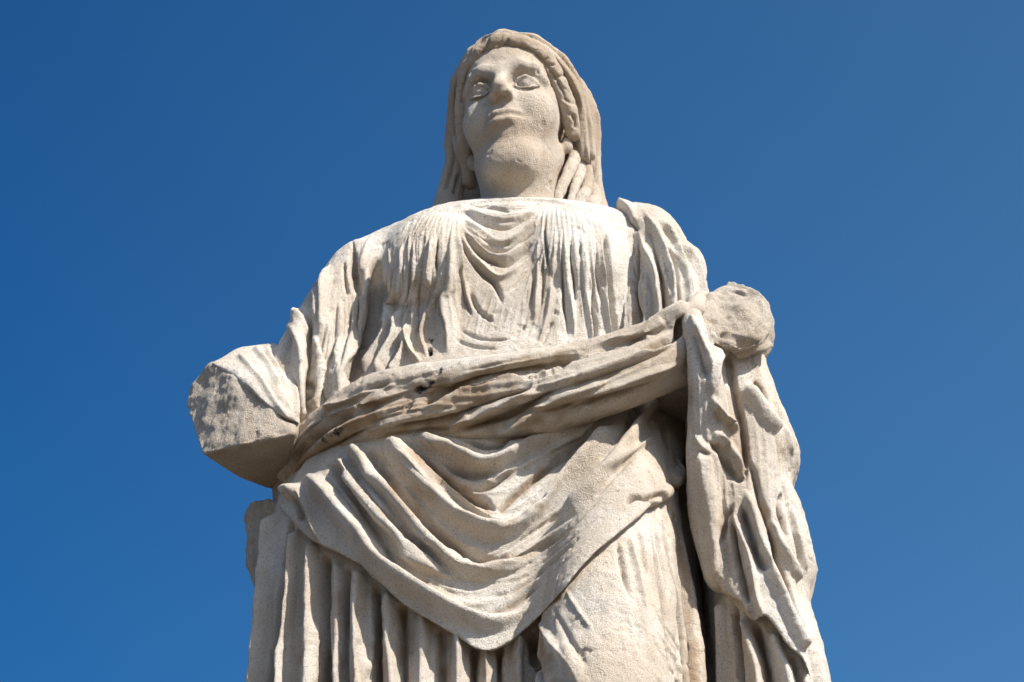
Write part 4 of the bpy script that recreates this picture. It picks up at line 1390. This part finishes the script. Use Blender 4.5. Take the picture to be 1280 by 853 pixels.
sh = Sculpt(base_shoulder(), VX, 6)
sh.carve(SHOULDER, soft=1, gain=1.5)
sh.carve(SH_PLEATS, soft=0)
rough(sh, .0012, 6)
patina(sh, .14, 55)
sh.paint('patina', DIRT_SHADE_SHOULDER, 104)
sh.paint('rust', RUST_SHOULDER, 62)
sh.build('shoulder_mantle', MARBLE, statue)

roll = Sculpt(base_roll(), VX, 8)
roll.carve(ROLL, soft=1, gain=G)
roll.carve(ROLL_FINE, soft=0)
rough(roll, .0012, 7)
patina(roll, .26, 56)
roll.paint('patina', DIRT_SHADE_ROLL, 105)
roll.paint('patina', PAT_ROLL, 63)
roll.paint('lichen_hole_shade', LICHEN_ROLL, 64, 240, True)
roll.build('mantle_roll', MARBLE, statue)

top = [(352, 622), (400, 556), (480, 510), (580, 515), (700, 510), (800, 490), (852, 480)]
bot = [(350, 632), (385, 672), (430, 695), (465, 715), (500, 752), (545, 780), (570, 794), (600, 813), (632, 806), (680, 765), (740, 695), (800, 645), (845, 600), (858, 560)]
body = Sculpt(base_skirt() + base_tunic(), .008, 14)
ap = Sculpt([sheet(top, bot, [body], .022, .028, .05)], VX, 5)
ap.carve(APRON_BROAD, soft=2, gain=1.4)
ap.carve(APRON, soft=1, gain=1.4)
ap.carve(APRON_FINE, soft=0)
rough(ap, .0010, 8)
patina(ap, .20, 57)
ap.paint('patina', DIRT_SHADE_APRON, 101)
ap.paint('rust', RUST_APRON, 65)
ap.build('mantle_apron', MARBLE, statue)

fallb = Sculpt(base_fall(), VX, 6)
ftop = [(858, 392), (866, 384), (890, 388), (915, 420), (940, 448), (956, 472)]
fbot = [(874, 640), (894, 730), (910, 744), (929, 754), (934, 768), (945, 777), (953, 768), (967, 780), (985, 808), (1002, 822), (1014, 850)]
fall = Sculpt([sheet(ftop, fbot, [fallb], .012, .034, .055, ymiss=-.06)] + base_strand(), VX, 16)
fall.carve(FALL, soft=1, gain=1.3)
fall.carve(FALL_FINE, soft=0)
rough(fall, .0013, 9)
patina(fall, .15, 58)
fall.paint('patina', DIRT_SHADE_FALL, 103)
fall.paint('rust', RUST_FALL, 66)
fall.build('hanging_mantle', MARBLE, statue)
fallb.carve(FALL_LOW, soft=1, gain=G)
fallb.carve(FALL_RIGHT, soft=1)
rough(fallb, .0013, 10)
patina(fallb, .15, 59)
fallb.paint('rust', RUST_FALL_LOW, 67)
fallb.build('mantle_back', MARBLE, statue)

fo = Sculpt(base_forearm(), .0022, 6)
face = np.clip((-fo.N[:, 1] - .5) * 4, 0, 1) * np.clip((fo.N[:, 2] + .15) * 5, 0, 1)
fo.noise(.0060, 36, 40, 5, face)
fo.noise(.0055, 19, 45, 4)
fo.rebase()
fo.carve(FOREARM, soft=1, gain=1.3)
rough(fo, .0006, 11)
patina(fo, .02, 68)
fo.build('forearm_stump', BROKEN, statue)['label'] = 'rounded broken forearm end with cloth looped below it'
stp = Sculpt(base_stump(), .0025, 3)
brk = np.clip((-stp.N[:, 1] - .2) * 3, 0, 1) * np.clip((stp.N[:, 2] + .45) * 4, 0, 1)
stp.noise(.0030, 40, 41, 5, brk)
rough(stp, .0004, 12)
patina(stp, .18, 69)
stp.build('arm_stump', BROKEN, statue)['label'] = 'broken arm stump with a rough face and flat shaded underside'
slv = Sculpt(base_sleeve(), .0024, 8)
slv.carve(STUMP, soft=1, gain=1.0)
rough(slv, .0010, 14)
patina(slv, .08, 70)
slv.build('sleeve', MARBLE, statue)
su = Sculpt(base_strut(), .003, 4)
rough(su, .004, 13)
patina(su, .30, 71)
su.build('support', BROKEN, statue)


# plinth cut from the same block as the figure
pl = Sculpt([loft([(1446, 270, 960, .0, .24, .22), (1428, 270, 960, .0, .24, .22)], n=8, e=6)], .006, 4)
pl.V[:, 2] = np.clip(pl.V[:, 2], -.002, .07)
pl.rebase()
rough(pl, .002, 15)
patina(pl, .2, 72)
pl.build('plinth', MARBLE, statue)

# ------------------------------------------------------------------ pedestal and ground
def slab(name, x, y, z0, z1, bev, mat, parent):
    bm = bmesh.new()
    bmesh.ops.create_cube(bm, size=1)
    for v in bm.verts:
        v.co = Vector((v.co.x * 2 * x, v.co.y * 2 * y, z0 + (v.co.z + .5) * (z1 - z0)))
    bmesh.ops.bevel(bm, geom=list(bm.edges), offset=bev, segments=2, affect='EDGES')
    me = bpy.data.meshes.new(name)
    bm.to_mesh(me)
    bm.free()
    me.materials.append(mat)
    o = bpy.data.objects.new(name, me)
    scene.collection.objects.link(o)
    o.parent = parent
    return o

ped = empty('pedestal', (0, 0, 0))
ped['label'] = 'tall square stone pedestal under the draped marble statue'
ped['category'] = 'pedestal'
slab('base', .62, .56, .0, .22, .012, BROKEN, ped)
slab('base_moulding', .56, .50, .222, .30, .03, BROKEN, ped)
slab('die', .48, .42, .302, 2.05, .008, BROKEN, ped)
slab('cornice', .54, .48, 2.052, 2.15, .03, BROKEN, ped)
slab('cap', .58, .52, 2.152, BASE_Z - .004, .01, BROKEN, ped)

gm = bpy.data.materials.new('dry_earth')
gm.use_nodes = True
gn, gl = gm.node_tree.nodes, gm.node_tree.links
gt = gn.new('ShaderNodeTexNoise')
gt.inputs['Scale'].default_value = 3.0
gt.inputs['Detail'].default_value = 8
gc = gn.new('ShaderNodeTexCoord')
gl.new(gc.outputs['Object'], gt.inputs['Vector'])
gr = gn.new('ShaderNodeValToRGB')
gr.color_ramp.elements[0].color = (.055, .038, .022, 1)
gr.color_ramp.elements[1].color = (.115, .080, .047, 1)
gl.new(gt.outputs['Fac'], gr.inputs['Fac'])
gl.new(gr.outputs['Color'], gn['Principled BSDF'].inputs['Base Color'])
gn['Principled BSDF'].inputs['Roughness'].default_value = .95
gme = bpy.data.meshes.new('ground')
gme.from_pydata([(-2500, -2500, 0), (2500, -2500, 0), (2500, 2500, 0), (-2500, 2500, 0)], [], [(0, 1, 2, 3)])
gme.materials.append(gm)
ground = bpy.data.objects.new('ground', gme)
scene.collection.objects.link(ground)
ground['kind'] = 'structure'
